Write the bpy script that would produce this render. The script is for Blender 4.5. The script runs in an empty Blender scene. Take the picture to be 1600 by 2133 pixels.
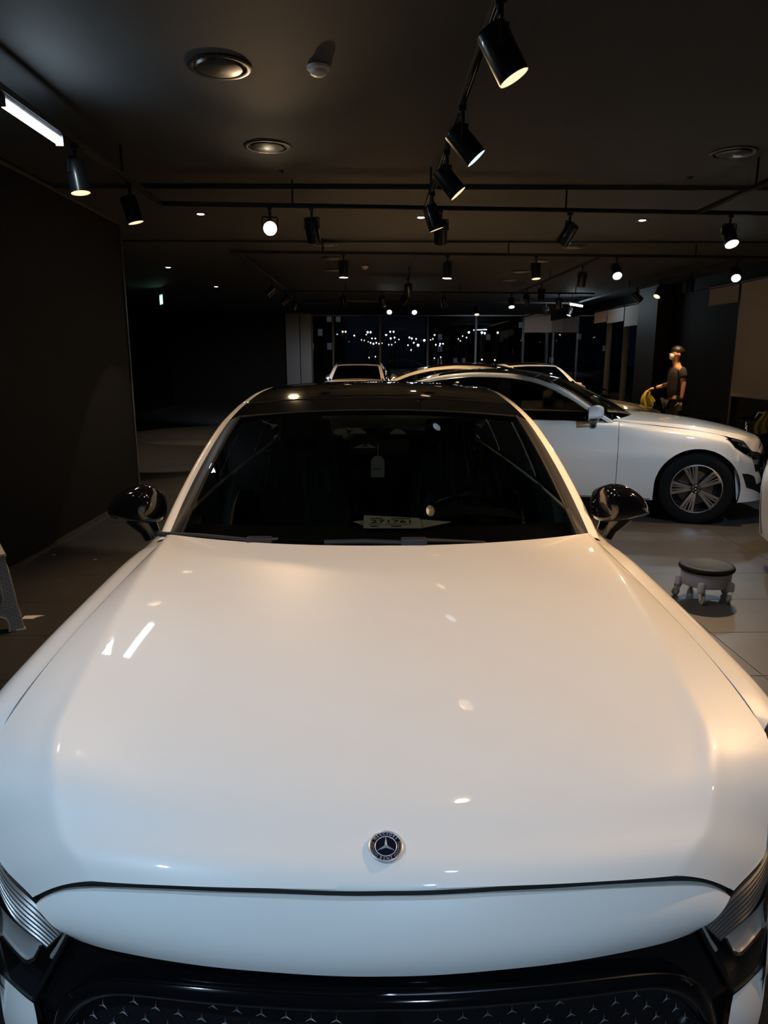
import bpy, bmesh, math, random
from mathutils import Vector, Matrix
random.seed(7)
S = bpy.context.scene
COL = S.collection
R = math.radians
# ------------------------------------------------------------------ camera
FPX = 1479.0
CAM = Vector((-0.016, -0.76, 1.59))
PITCH, YAW = R(12.3), R(0.74)
cd = bpy.data.cameras.new('camera'); cam = bpy.data.objects.new('camera', cd); COL.objects.link(cam)
cd.sensor_fit = 'HORIZONTAL'; cd.sensor_width = 36.0; cd.lens = 36.0 * FPX / 1600.0
cd.clip_start = 0.02; cd.clip_end = 600
cam.location = CAM; cam.rotation_euler = (math.pi/2 - PITCH, 0, -YAW)
S.camera = cam
# ------------------------------------------------------------------ world (night sky) and exposure
w = bpy.data.worlds.new('night_sky'); S.world = w; w.use_nodes = True
w.node_tree.nodes['Background'].inputs[0].default_value = (0.008, 0.012, 0.025, 1)
w.node_tree.nodes['Background'].inputs[1].default_value = 0.10
S.view_settings.view_transform = 'Standard'; S.view_settings.look = 'None'
S.view_settings.gamma = 1.0; S.view_settings.use_curve_mapping = False
S.view_settings.exposure = 1.0
WARM, COOL = (1.0, 0.74, 0.45), (0.62, 0.82, 1.0)

CR = Vector((math.cos(YAW), -math.sin(YAW), 0))
CFH = Vector((math.sin(YAW), math.cos(YAW), 0))
CF = CFH*math.cos(PITCH) + Vector((0, 0, -math.sin(PITCH)))
CU = CFH*math.sin(PITCH) + Vector((0, 0, math.cos(PITCH)))
def ray(px, py):
    return (CF + CR*((px-800)/FPX) + CU*((1066.5-py)/FPX)).normalized()
def at_z(px, py, z):
    d = ray(px, py); return CAM + d*((z-CAM.z)/d.z)
def at_x(px, py, x):
    d = ray(px, py); return CAM + d*((x-CAM.x)/d.x)
def at_y(px, py, y):
    d = ray(px, py); return CAM + d*((y-CAM.y)/d.y)
def hit(px, py, fn, t0=0.2, t1=6.0, n=240):
    d = ray(px, py); a = fn(CAM+d*t0); ta = t0
    for i in range(1, n+1):
        tb = t0+(t1-t0)*i/n; b = fn(CAM+d*tb)
        if a*b <= 0:
            for _ in range(40):
                tm = (ta+tb)/2; m = fn(CAM+d*tm)
                if a*m <= 0: tb = tm
                else: ta, a = tm, m
            return CAM+d*((ta+tb)/2)
        a, ta = b, tb
    raise ValueError('no hit %s %s' % (px, py))

# ------------------------------------------------------------------ materials
MATS = {}
def mat(name, color, rough=0.5, metal=0.0, coat=0.0, emit=None, estr=0.0, noise=0.0, nscale=40.0, bump=0.0, spec=0.5, wear=0.0, alpha=None, trans=0.0, ior=1.45, coat_rough=0.03):
    if name in MATS: return MATS[name]
    m = bpy.data.materials.new(name); m.use_nodes = True
    nt = m.node_tree; b = nt.nodes['Principled BSDF']
    b.inputs['Base Color'].default_value = (*color, 1)
    b.inputs['Roughness'].default_value = rough; b.inputs['Metallic'].default_value = metal
    b.inputs['Coat Weight'].default_value = coat; b.inputs['Coat Roughness'].default_value = coat_rough
    b.inputs['Specular IOR Level'].default_value = spec
    b.inputs['Transmission Weight'].default_value = trans; b.inputs['IOR'].default_value = ior
    if emit:
        b.inputs['Emission Color'].default_value = (*emit, 1); b.inputs['Emission Strength'].default_value = estr
    if noise or bump or wear:
        tc = nt.nodes.new('ShaderNodeTexCoord'); n = nt.nodes.new('ShaderNodeTexNoise')
        n.inputs['Scale'].default_value = nscale; n.inputs['Detail'].default_value = 6
        nt.links.new(tc.outputs['Object'], n.inputs['Vector'])
        if noise:
            mx = nt.nodes.new('ShaderNodeMix'); mx.data_type = 'RGBA'
            mx.inputs[6].default_value = (*[c*(1-noise) for c in color], 1)
            mx.inputs[7].default_value = (*[min(1, c*(1+noise)) for c in color], 1)
            nt.links.new(n.outputs['Fac'], mx.inputs[0]); nt.links.new(mx.outputs[2], b.inputs['Base Color'])
        if bump:
            bp = nt.nodes.new('ShaderNodeBump'); bp.inputs['Strength'].default_value = bump; bp.inputs['Distance'].default_value = 0.003
            nt.links.new(n.outputs['Fac'], bp.inputs['Height']); nt.links.new(bp.outputs[0], b.inputs['Normal'])
        if wear:
            mr = nt.nodes.new('ShaderNodeMapRange'); mr.inputs[3].default_value = max(0.02, rough-wear); mr.inputs[4].default_value = min(1, rough+wear)
            nt.links.new(n.outputs['Fac'], mr.inputs[0]); nt.links.new(mr.outputs[0], b.inputs['Roughness'])
    MATS[name] = m
    return m
def thin_glass(name, tint, rough=0.0, refl=1.0, ior=1.5):
    """a pane: what passes is tinted, what is mirrored follows Fresnel"""
    if name in MATS: return MATS[name]
    m = bpy.data.materials.new(name); m.use_nodes = True; nt = m.node_tree
    nt.nodes.remove(nt.nodes['Principled BSDF']); out = nt.nodes['Material Output']
    t = nt.nodes.new('ShaderNodeBsdfTransparent'); t.inputs[0].default_value = (*tint, 1)
    g = nt.nodes.new('ShaderNodeBsdfGlossy'); g.inputs['Color'].default_value = (refl, refl, refl, 1); g.inputs['Roughness'].default_value = rough
    # Schlick reflectance, the same from either face of the sheet
    f0 = ((ior-1)/(ior+1))**2
    lw = nt.nodes.new('ShaderNodeLayerWeight'); lw.inputs[0].default_value = 0.5
    pw = nt.nodes.new('ShaderNodeMath'); pw.operation = 'POWER'; pw.inputs[1].default_value = 5.0
    f = nt.nodes.new('ShaderNodeMath'); f.operation = 'MULTIPLY_ADD'; f.inputs[1].default_value = 1-f0; f.inputs[2].default_value = f0
    nt.links.new(lw.outputs['Facing'], pw.inputs[0]); nt.links.new(pw.outputs[0], f.inputs[0])
    mx = nt.nodes.new('ShaderNodeMixShader')
    nt.links.new(f.outputs[0], mx.inputs[0]); nt.links.new(t.outputs[0], mx.inputs[1]); nt.links.new(g.outputs[0], mx.inputs[2])
    nt.links.new(mx.outputs[0], out.inputs[0]); MATS[name] = m
    return m
def emitter(name, color, strength):
    return mat(name, (0.8, 0.8, 0.8), 0.5, emit=color, estr=strength)

M_WHITE = mat('white_car_paint', (0.78, 0.76, 0.725), 0.42, coat=1.0, noise=0.015, nscale=9.0, wear=0.03)
M_GBLACK = mat('gloss_black', (0.004, 0.004, 0.005), 0.08, coat=1.0)
M_CHROME = mat('chrome', (0.78, 0.78, 0.80), 0.12, metal=1.0)
M_BCHROME = mat('badge_chrome', (0.72, 0.72, 0.74), 0.3, metal=0.65)
M_DCHROME = mat('dark_chrome', (0.16, 0.16, 0.18), 0.25, metal=1.0)
M_PLASTIC = mat('black_plastic', (0.009, 0.009, 0.0095), 0.6)
M_TRIM = mat('dark_grey_trim', (0.022, 0.022, 0.024), 0.45)
M_RUBBER = mat('tyre_rubber', (0.006, 0.006, 0.006), 0.85, bump=0.3, nscale=60, spec=0.2)
M_ALLOY = mat('machined_alloy', (0.62, 0.62, 0.64), 0.28, metal=1.0)
M_DARKALLOY = mat('dark_alloy', (0.02, 0.02, 0.023), 0.4, metal=0.4)
M_GLASS = thin_glass('tinted_windscreen_glass', (0.25, 0.28, 0.27), ior=1.42)
M_SGLASS = thin_glass('tinted_side_glass', (0.06, 0.065, 0.065), ior=1.5)
M_LENS = thin_glass('clear_lamp_lens', (0.85, 0.85, 0.85), ior=1.45)
M_ROOF = mat('black_roof_glass', (0.004, 0.004, 0.005), 0.06, coat=1.0, coat_rough=0.01)
M_INT = mat('interior_black', (0.012, 0.012, 0.013), 0.6)
M_LAMPREF = mat('lamp_reflector', (0.62, 0.59, 0.56), 0.4, metal=0.35)
M_GSTAR = mat('grille_star_grey', (0.28, 0.28, 0.29), 0.4, metal=0.4)
M_RIB = mat('lamp_rib', (0.20, 0.19, 0.18), 0.3, metal=0.5)
M_LAMPDARK = mat('lamp_inner_black', (0.01, 0.01, 0.011), 0.25)
M_TAIL = mat('tail_lamp_red', (0.25, 0.01, 0.01), 0.15, coat=1.0)

# ------------------------------------------------------------------ mesh helpers
def link(o, parent=None):
    COL.objects.link(o)
    if parent: o.parent = parent
    return o
def tag(o, label=None, cat=None, group=None, kind=None):
    if label: o['label'] = label
    if cat: o['category'] = cat
    if group: o['group'] = group
    if kind: o['kind'] = kind
    return o
def empty(name, loc=(0, 0, 0), rot=(0, 0, 0)):
    o = bpy.data.objects.new(name, None); o.empty_display_size = 0.1
    o.location = loc; o.rotation_euler = rot; COL.objects.link(o); return o
class MB:
    def __init__(s): s.v = []; s.f = []; s.m = []; s.mi = 0
    def add(s, vs, fs, M=None):
        o = len(s.v)
        for p in vs: s.v.append(tuple(M @ Vector(p)) if M else tuple(p))
        for f in fs: s.f.append(tuple(i+o for i in f)); s.m.append(s.mi)
        return s
    def box(s, c, d, M=None, bev=0.0):
        x, y, z = d[0]/2, d[1]/2, d[2]/2; cx, cy, cz = c
        if bev <= 0:
            vs = [(cx+a*x, cy+b*y, cz+e*z) for a in (-1, 1) for b in (-1, 1) for e in (-1, 1)]
            fs = [(0, 1, 3, 2), (4, 6, 7, 5), (0, 4, 5, 1), (2, 3, 7, 6), (0, 2, 6, 4), (1, 5, 7, 3)]
            return s.add(vs, fs, M)
        bm = bmesh.new(); bmesh.ops.create_cube(bm, size=1.0)
        for v in bm.verts: v.co = Vector((cx+v.co.x*d[0], cy+v.co.y*d[1], cz+v.co.z*d[2]))
        bmesh.ops.bevel(bm, geom=list(bm.edges), offset=bev, segments=2, affect='EDGES', profile=0.6)
        bm.verts.index_update()
        s.add([v.co[:] for v in bm.verts], [tuple(v.index for v in f.verts) for f in bm.faces], M); bm.free(); return s
    def tube(s, pts, r, n=10, caps=True, closed=False, M=None):
        pts = [Vector(p) for p in pts]; k = len(pts); rs = r if isinstance(r, (list, tuple)) else [r]*k
        vs, fs = [], []; up = None
        for i, p in enumerate(pts):
            if closed: t = pts[(i+1) % k]-pts[i-1]
            else: t = pts[min(i+1, k-1)]-pts[max(i-1, 0)]
            t.normalize()
            if up is None:
                up = Vector((0, 0, 1)) if abs(t.z) < 0.9 else Vector((1, 0, 0))
            a = (up - t*up.dot(t)).normalized(); b = t.cross(a); up = a
            for j in range(n):
                q = 2*math.pi*j/n; vs.append(p+a*(math.cos(q)*rs[i])+b*(math.sin(q)*rs[i]))
        for i in range(k if closed else k-1):
            for j in range(n):
                i2 = (i+1) % k
                fs.append((i*n+j, i*n+(j+1) % n, i2*n+(j+1) % n, i2*n+j))
        if caps and not closed:
            fs.append(tuple(range(n-1, -1, -1))); fs.append(tuple((k-1)*n+j for j in range(n)))
        return s.add(vs, fs, M)
    def lathe(s, prof, n=32, M=None, cap=False):
        vs, fs = [], []; k = len(prof)
        for r, z in prof:
            for j in range(n):
                q = 2*math.pi*j/n; vs.append((r*math.cos(q), r*math.sin(q), z))
        for i in range(k-1):
            for j in range(n):
                fs.append((i*n+j, i*n+(j+1) % n, (i+1)*n+(j+1) % n, (i+1)*n+j))
        if cap:
            fs.append(tuple(range(n-1, -1, -1))); fs.append(tuple((k-1)*n+j for j in range(n)))
        return s.add(vs, fs, M)
    def prism(s, poly, h0, h1, M=None):
        n = len(poly)
        vs = [(x, y, h0) for x, y in poly]+[(x, y, h1) for x, y in poly]
        fs = [tuple(range(n-1, -1, -1)), tuple(range(n, 2*n))]+[(i, (i+1) % n, (i+1) % n+n, i+n) for i in range(n)]
        return s.add(vs, fs, M)
    def grid(s, fn, us, vs_, M=None, closed_u=False):
        nu, nv = len(us), len(vs_); vs, fs = [], []
        for v in vs_:
            for u in us: vs.append(tuple(fn(u, v)))
        for j in range(nv-1):
            for i in range(nu if closed_u else nu-1):
                i2 = (i+1) % nu
                fs.append((j*nu+i, j*nu+i2, (j+1)*nu+i2, (j+1)*nu+i))
        return s.add(vs, fs, M)
    def build(s, name, mats, parent=None, smooth=True, angle=40, solid=0.0, offset=-1):
        me = bpy.data.meshes.new(name); me.from_pydata(s.v, [], s.f)
        bm = bmesh.new(); bm.from_mesh(me); bmesh.ops.recalc_face_normals(bm, faces=list(bm.faces))
        bm.to_mesh(me); bm.free()
        for m in (mats if isinstance(mats, (list, tuple)) else [mats]): me.materials.append(m)
        for p, i in zip(me.polygons, s.m): p.material_index = i
        if smooth:
            me.polygons.foreach_set('use_smooth', [True]*len(me.polygons))
            try: me.set_sharp_from_angle(angle=R(angle))
            except Exception: pass
        o = bpy.data.objects.new(name, me); link(o, parent)
        if solid:
            md = o.modifiers.new('thick', 'SOLIDIFY'); md.thickness = solid; md.offset = offset
        return o
def lin(a, b, n): return [a+(b-a)*i/(n-1) for i in range(n)]
def spl(pts):
    """monotone cubic through (x, y) pairs"""
    xs = [p[0] for p in pts]; ys = [p[1] for p in pts]; n = len(xs)
    h = [xs[i+1]-xs[i] for i in range(n-1)]; d = [(ys[i+1]-ys[i])/h[i] for i in range(n-1)]
    m = [0]*n; m[0], m[-1] = d[0], d[-1]
    for i in range(1, n-1):
        if d[i-1]*d[i] > 0:
            w1, w2 = 2*h[i]+h[i-1], h[i]+2*h[i-1]; m[i] = (w1+w2)/(w1/d[i-1]+w2/d[i])
    def f(x):
        if x <= xs[0]: return ys[0]+m[0]*(x-xs[0])
        if x >= xs[-1]: return ys[-1]+m[-1]*(x-xs[-1])
        lo, hi = 0, n-1
        while hi-lo > 1:
            md = (lo+hi)//2
            if xs[md] <= x: lo = md
            else: hi = md
        t = (x-xs[lo])/h[lo]; t2, t3 = t*t, t*t*t
        return (2*t3-3*t2+1)*ys[lo]+(t3-2*t2+t)*h[lo]*m[lo]+(-2*t3+3*t2)*ys[lo+1]+(t3-t2)*h[lo]*m[lo+1]
    return f
def spl3(pts):
    """3-D curve through points, parameter 0..1 by chord length"""
    pts = [Vector(p) for p in pts]; L = [0]
    for a, b in zip(pts, pts[1:]): L.append(L[-1]+(b-a).length)
    T = [l/L[-1] for l in L]
    fx, fy, fz = (spl([(t, p[k]) for t, p in zip(T, pts)]) for k in range(3))
    return lambda t: Vector((fx(t), fy(t), fz(t)))
def copy_tree(o, parent=None):
    c = o.copy(); COL.objects.link(c); c.parent = parent
    for ch in list(o.children): copy_tree(ch, c)
    return c
# ================================================================== the car shape (car space: nose towards -y, metres)
def lean(z):
    d = z-0.69
    return 0.5*d if d > 0.03 else (-0.12*(-d) if d < -0.03 else 0.31*d+0.19/0.06*d*d+0.00285)
def F(x, z):
    a = abs(x); return 0.140+lean(z)+0.40*a*a+2.0*max(0, a-0.6)**2
def fh(dx, py):
    a = hit(803+dx, py, lambda P: P.y-F(P.x, P.z)); b = hit(803-dx, py, lambda P: P.y-F(P.x, P.z))
    x = (abs(a.x)+abs(b.x))/2; z = (a.z+b.z)/2
    return x, z
def FP(x, z, off=0.0): return Vector((x, F(x, z)-off, z))
# nose outline measured on the front surface: (half width, height)
SHUT = [fh(0, 1876), fh(200, 1871), fh(400, 1861), fh(570, 1852), fh(660, 1852), fh(700, 1862), fh(723, 1875)]
NOSEB = [fh(0, 2034), fh(200, 2026), fh(400, 2005), fh(520, 1984), fh(600, 1965), fh(640, 1951), fh(657, 1941)]
def curve2(pts): return spl3([(p[0], 0, p[1]) for p in pts])
cSH, cNB = curve2(SHUT), curve2(NOSEB)
HT = [fh(659, 1943), fh(690, 1912), fh(726, 1874), fh(803, 1775), (0.735, 0.806), (0.80, 0.828), (0.846, 0.832)]
HB = [fh(729, 2076), fh(765, 2045), fh(803, 2004), (0.70, 0.625), (0.78, 0.695), (0.83, 0.765), (0.850, 0.818)]
cHT, cHB = curve2(HT), curve2(HB)
# hood: centre line and edge line by v
zc_h = spl([(0, SHUT[0][1]+0.010), (0.018, SHUT[0][1]+0.027), (0.045, 0.812), (0.082, 0.833), (0.17, 0.864), (0.354, 0.910), (0.625, 0.962), (0.81, 0.985), (1, 1.0)])
yc_h = lambda v: F(0, SHUT[0][1])+0.005+(1.44-F(0, SHUT[0][1])-0.005)*v
ea, eb = fh(727, 1869), fh(805, 1774)
EDGE = [(0, ea[0], F(*ea)+.002, ea[1]), (0.06, eb[0], F(*eb)+.002, eb[1]), (0.14, 0.752, 0.455, 0.806), (0.24, 0.786, 0.58, 0.842), (0.4, 0.784, 0.77, 0.882), (0.7, 0.767, 1.2, 0.935), (1, 0.752, 1.665, 0.968)]
ex_h, ey_h, ez_h = (spl([(e[0], e[k]) for e in EDGE]) for k in (1, 2, 3))
uc_h = spl([(0, 0.80), (0.3, 0.83), (0.7, 0.91), (1, 0.985)])
def hood(u, v):
    a = abs(u); zc, ze = zc_h(v), ez_h(v); uc = uc_h(v)
    if v < 0.0001:
        t = min(1, a)
        # the leading edge follows the shut line
        X = ex_h(0)*a; k = 0.0
        lo, hi = 0.0, 1.0
        for _ in range(25):
            m = (lo+hi)/2
            if cSH(m).x < X: lo = m
            else: hi = m
        z = cSH(lo).z+0.011
        return Vector((math.copysign(X, u), F(X, z)+0.002, z))
    drop = zc-ze
    # gentle crown inside the crease, steeper shoulder outside
    s = 0.45*drop
    z = zc - s*a**2.2
    t = max(0, (a-uc)/(1-uc))
    z -= (drop-s)*(0.68*t+0.32*t*t)
    sh = max(0, 1-v/0.06)   # near the nose follow the shut line
    X = ex_h(v)*a
    Y = yc_h(v)+(ey_h(v)-yc_h(v))*a**2.2
    z += 0.0035*math.exp(-((a-uc)/0.03)**2)*min(1, v*6)*max(0, 1-v)
    if sh > 0:
        P0 = hood(u, 0); b = sh**1.3*(1-a**6)
        lin0 = P0 + Vector((0, v*1.276, v*1.276*0.9))
        z = z*(1-b*0.7)+lin0.z*b*0.7
    return Vector((math.copysign(X, u), Y, z))
# body side
xe_b = spl([(0.5, 0.81), (0.62, 0.795), (0.75, 0.789), (1.2, 0.774), (1.66, 0.758), (1.9, 0.795), (2.3, 0.815), (2.8, 0.82), (3.4, 0.80), (4.0, 0.755), (4.4, 0.715), (4.75, 0.66)])
ze_b = spl([(0.5, 0.70), (0.56, 0.78), (0.62, 0.842), (0.75, 0.876), (1.2, 0.929), (1.66, 0.962), (2.0, 0.962), (2.6, 0.968), (3.2, 0.98), (3.8, 1.0), (4.3, 1.02), (4.75, 1.0)])
w_b = spl([(0.5, 0.850), (0.58, 0.885), (0.72, 0.915), (0.9, 0.93), (1.6, 0.925), (2.5, 0.935), (3.4, 0.938), (3.9, 0.94), (4.3, 0.915), (4.75, 0.82)])
sh_b = spl([(0.5, 0.6), (0.62, 0.85), (0.8, 1.0), (1.5, 1.0), (2.0, 0.6), (3.2, 0.6), (4.0, 0.9), (4.75, 0.9)])
def side_x(y, z):
    xe, ze, wd, sh = xe_b(y), ze_b(y), w_b(y), sh_b(y)
    pts = [(0.17, wd-0.06), (0.24, wd-0.035), (0.36, wd-0.015), (0.62, wd)]
    a1 = min(xe+0.105*sh, wd-0.012); a2 = min(xe+0.066*sh, wd-0.02)
    zz = ze-0.055
    if zz > 0.66:
        pts.append(((0.62+zz)/2, (wd*0.66+a1*0.34)))
        pts.append((zz, a1)); pts.append((ze-0.02, a2))
    pts.append((ze, xe))
    return spl(pts)(z)
AX = (0.86, 3.82); WZ, WR = 0.348, 0.388
def z_low(y):
    z = 0.215
    for a in AX:
        d = WR*WR-(y-a)**2
        if d > 0: z = max(z, WZ+math.sqrt(d))
    return z
def side_cols(y0, y1):
    ys = set(lin(y0, y1, max(3, int((y1-y0)/0.06)+1)))
    for a in AX:
        for k in range(0, 33):
            q = a+WR*math.cos(math.pi*k/32)
            if y0 < q < y1: ys.add(q)
        for q in (a-WR-0.0005, a+WR+0.0005):
            if y0 < q < y1: ys.add(q)
    return sorted(ys)
# greenhouse rail
RAIL = [(1.64, 0.762, 0.955), (1.75, 0.752, 1.018), (1.95, 0.722, 1.140), (2.15, 0.682, 1.255), (2.3, 0.650, 1.326), (2.5, 0.610, 1.385), (2.75, 0.580, 1.420), (3.05, 0.570, 1.428), (3.35, 0.575, 1.405), (3.65, 0.595, 1.345), (3.95, 0.628, 1.235), (4.2, 0.665, 1.118), (4.42, 0.705, 1.015)]
rx, rz = spl([(p[0], p[1]) for p in RAIL]), spl([(p[0], p[2]) for p in RAIL])
zroof = spl([(2.2, 1.372), (2.4, 1.415), (2.6, 1.447), (2.85, 1.466), (3.1, 1.464), (3.4, 1.436), (3.62, 1.392)])
def ws_base(u): return Vector((0.712*u, 1.452+0.225*u*u, 0.992-0.024*u*u))
def ws_top(u): return Vector((0.598*u, 2.212+0.075*u*u, 1.375-0.034*u*u))
def ws(u, v):
    a, b = ws_base(u), ws_top(u); p = a.lerp(b, v); return p+Vector((0, -0.35, 0.7)).normalized()*(0.10*v*(1-v))
def roof(u, v):
    yf = 2.217+0.075*u*u; yr = 3.60+0.05*(1-u*u); y = yf+(yr-yf)*v
    X = (rx(y)-0.018)*u; zs = rz(y)+0.006
    z = zs+(zroof(y)-zs)*(1-abs(u)**2.4)
    return Vector((X, y, z))
def rw(u, v):
    a = roof(u*0.90, 1.0)+Vector((0, 0.006, -0.002)); y = 4.30-0.03*u*u
    b = Vector((0.61*u, y, 1.075-0.03*u*u)); return a.lerp(b, v)+Vector((0, 0.25, 0.7))*(0.12*v*(1-v))
def rear_f(x, z):
    a = abs(x); return 4.93-0.22*a*a-1.6*max(0, a-0.6)**2-0.25*max(0, z-0.72)-0.15*max(0, 0.5-z)

def make_wheel(parent, y, s, angle):
    """one wheel: tyre, rim with five fanned spokes, disc"""
    w = empty('wheel'); w.parent = parent
    M = Matrix.Translation((s*0.80, y, WZ)) @ Matrix.Rotation(s*math.pi/2, 4, 'Y') @ Matrix.Rotation(angle, 4, 'Z')
    # local z points outwards
    mb = MB(); mb.lathe([(0.232, -0.10), (0.30, -0.112), (0.335, -0.10), (0.348, -0.06), (0.350, 0.0), (0.348, 0.06), (0.337, 0.098), (0.305, 0.112), (0.262, 0.108), (0.234, 0.098)], 56, M)
    tyre = mb.build('tyre', M_RUBBER, w)
    mb = MB(); mb.lathe([(0.236, 0.104), (0.232, 0.112), (0.226, 0.108), (0.218, 0.06), (0.205, -0.02), (0.205, -0.09)], 56, M)
    mb.lathe([(0.0, 0.0), (0.21, -0.005)], 40, M)
    mb.build('rim', M_DARKALLOY, w)
    mb = MB(); mb.lathe([(0.239, 0.101), (0.236, 0.112), (0.229, 0.114), (0.226, 0.109)], 56, M); mb.build('rim_edge', M_ALLOY, w)
    mb = MB(); mb.lathe([(0.055, 0.015), (0.165, 0.015), (0.165, 0.004)], 40, M); mb.build('brake_disc', M_DCHROME, w)
    def bar(b, a0, a1, r0, r1, t0, t1, z0=0.085, z1=0.104):
        p0 = Vector((math.cos(a0)*r0, math.sin(a0)*r0, z0)); p1 = Vector((math.cos(a1)*r1, math.sin(a1)*r1, z1))
        d = (p1-p0).normalized(); n = Vector((-d.y, d.x, 0)).normalized()
        vs = []
        for p, t in ((p0, t0), (p1, t1)):
            vs += [p+n*t, p-n*t, p-n*t*0.8-Vector((0, 0, 0.03)), p+n*t*0.8-Vector((0, 0, 0.03))]
        b.add(vs, [(0, 1, 5, 4), (1, 2, 6, 5), (2, 3, 7, 6), (3, 0, 4, 7), (0, 3, 2, 1), (4, 5, 6, 7)], M)
    for k in range(5):
        a = 2*math.pi*k/5
        mb = MB()
        bar(mb, a-0.25, a-0.235, 0.045, 0.23, 0.010, 0.014); bar(mb, a+0.25, a+0.235, 0.045, 0.23, 0.010, 0.014)
        bar(mb, a-0.06, a-0.085, 0.06, 0.232, 0.005, 0.006); bar(mb, a+0.06, a+0.085, 0.06, 0.232, 0.005, 0.006)
        # fan end at the rim
        pts = [(math.cos(a+q)*r, math.sin(a+q)*r) for q, r in ((-0.30, 0.231), (-0.15, 0.233), (0, 0.234), (0.15, 0.233), (0.30, 0.231), (0.24, 0.214), (0, 0.221), (-0.24, 0.214))]
        mb.prism(pts, 0.09, 0.105, M)
        mb.build('spoke', M_ALLOY, w, smooth=False)
    mb = MB(); mb.lathe([(0.0, 0.092), (0.03, 0.092), (0.045, 0.088), (0.055, 0.07), (0.06, 0.03)], 24, M); hub = mb.build('hub_cap', M_DARKALLOY, w)
    mb = MB()
    mb.tube([(0.031*math.cos(q), 0.031*math.sin(q), 0.094) for q in lin(0, 2*math.pi, 25)[:-1]], 0.0022, 6, closed=True, M=M)
    star3(mb, 0.03, 0.093, 0.004, M)
    mb.build('hub_star', M_CHROME, w)
    return w
def star3(mb, r, z, h, M, a0=math.pi/2, wid=0.16):
    """three-pointed star with ridged arms in the xy plane"""
    vs = [(0, 0, z+h)]; fs = []
    for k in range(3):
        a = a0+2*math.pi*k/3
        vs.append((r*math.cos(a), r*math.sin(a), z+h*0.3)); vs.append((r*wid*math.cos(a+math.pi/3), r*wid*math.sin(a+math.pi/3), z))
    for k in range(3):
        t = 1+2*k; b = 2+2*k; pb = 2+2*((k-1) % 3)
        fs += [(0, t, b), (0, pb, t)]
    mb.add(vs, fs, M)

def mirrored(fn):
    return lambda u, v: (lambda p: Vector((-p.x, p.y, p.z)))(fn(u, v))

MIR = [(-0.085, 0.045), (-0.072, 0.066), (-0.04, 0.078), (0.0, 0.073), (0.045, 0.052), (0.085, 0.018), (0.106, -0.022), (0.108, -0.04), (0.095, -0.05), (0.05, -0.062), (0.0, -0.074), (-0.045, -0.08), (-0.078, -0.072), (-0.092, -0.02)]
def make_mirror(car, s, cap_mat):
    m = empty('side_mirror'); m.parent = car
    cx, cy, cz = 0.905, 1.86, 1.055
    n = len(MIR); fx = spl([(i/n, p[0]) for i, p in enumerate(MIR+[MIR[0]])]); fz = spl([(i/n, p[1]) for i, p in enumerate(MIR+[MIR[0]])])
    def P(u, v):
        # v 0 nose of the cap .. 1 rear rim
        k = math.sqrt(max(0, 1-(1-v)**2)); k = 0.03+0.97*k**0.8
        y = cy-0.105+0.150*v**1.5
        lo = 0.012*(1-v)
        zz = fz(u)*k
        if zz > 0 and v > 0.5: zz *= 1-0.42*((v-0.5)/0.5)**2
        return Vector((s*(cx+fx(u)*k), y, cz+lo+zz))
    us = lin(0, 1, 61)[:-1]
    mb = MB(); mb.grid(P, us, [0, 0.02, 0.06, 0.12, 0.2, 0.32, 0.46, 0.62, 0.8, 0.94, 1.0], closed_u=True)
    mb.add([P(0, 0)]+[P(u, 0) for u in us], [(0, i+1, (i+1) % 60+1) for i in range(60)])
    mb.build('mirror_cap', cap_mat, m)
    mb = MB(); mb.grid(lambda u, v: P(u, 1.0)*(1-v)+Vector((s*cx, cy+0.034, cz))*v, us, [0, 0.06, 1.0], closed_u=True); mb.build('mirror_glass', M_CHROME, m)
    mb = MB(); mb.tube([P(u, 0.97)+Vector((0, 0.004, 0)) for u in us], 0.004, 6, closed=True); mb.build('rim_seal', M_PLASTIC, m)
    mb = MB(); mb.grid(lambda u, v: (P(u, v)-Vector((s*cx, cy, cz)))*1.03+Vector((s*cx, cy, cz)), lin(0.47, 0.62, 14), lin(0.42, 0.72, 5)); mb.build('indicator', M_LAMPREF, m)
    # stalk
    st = [Vector((s*0.895, cy-0.01, 1.012)), Vector((s*0.882, cy-0.012, 0.985)), Vector((s*0.866, cy-0.012, 0.958)), Vector((s*0.852, cy-0.012, 0.925))]
    mb = MB(); mb.tube(st, [0.062, 0.048, 0.036, 0.034], 14)
    mb.build('stalk', M_GBLACK, m)
    return m

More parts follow.
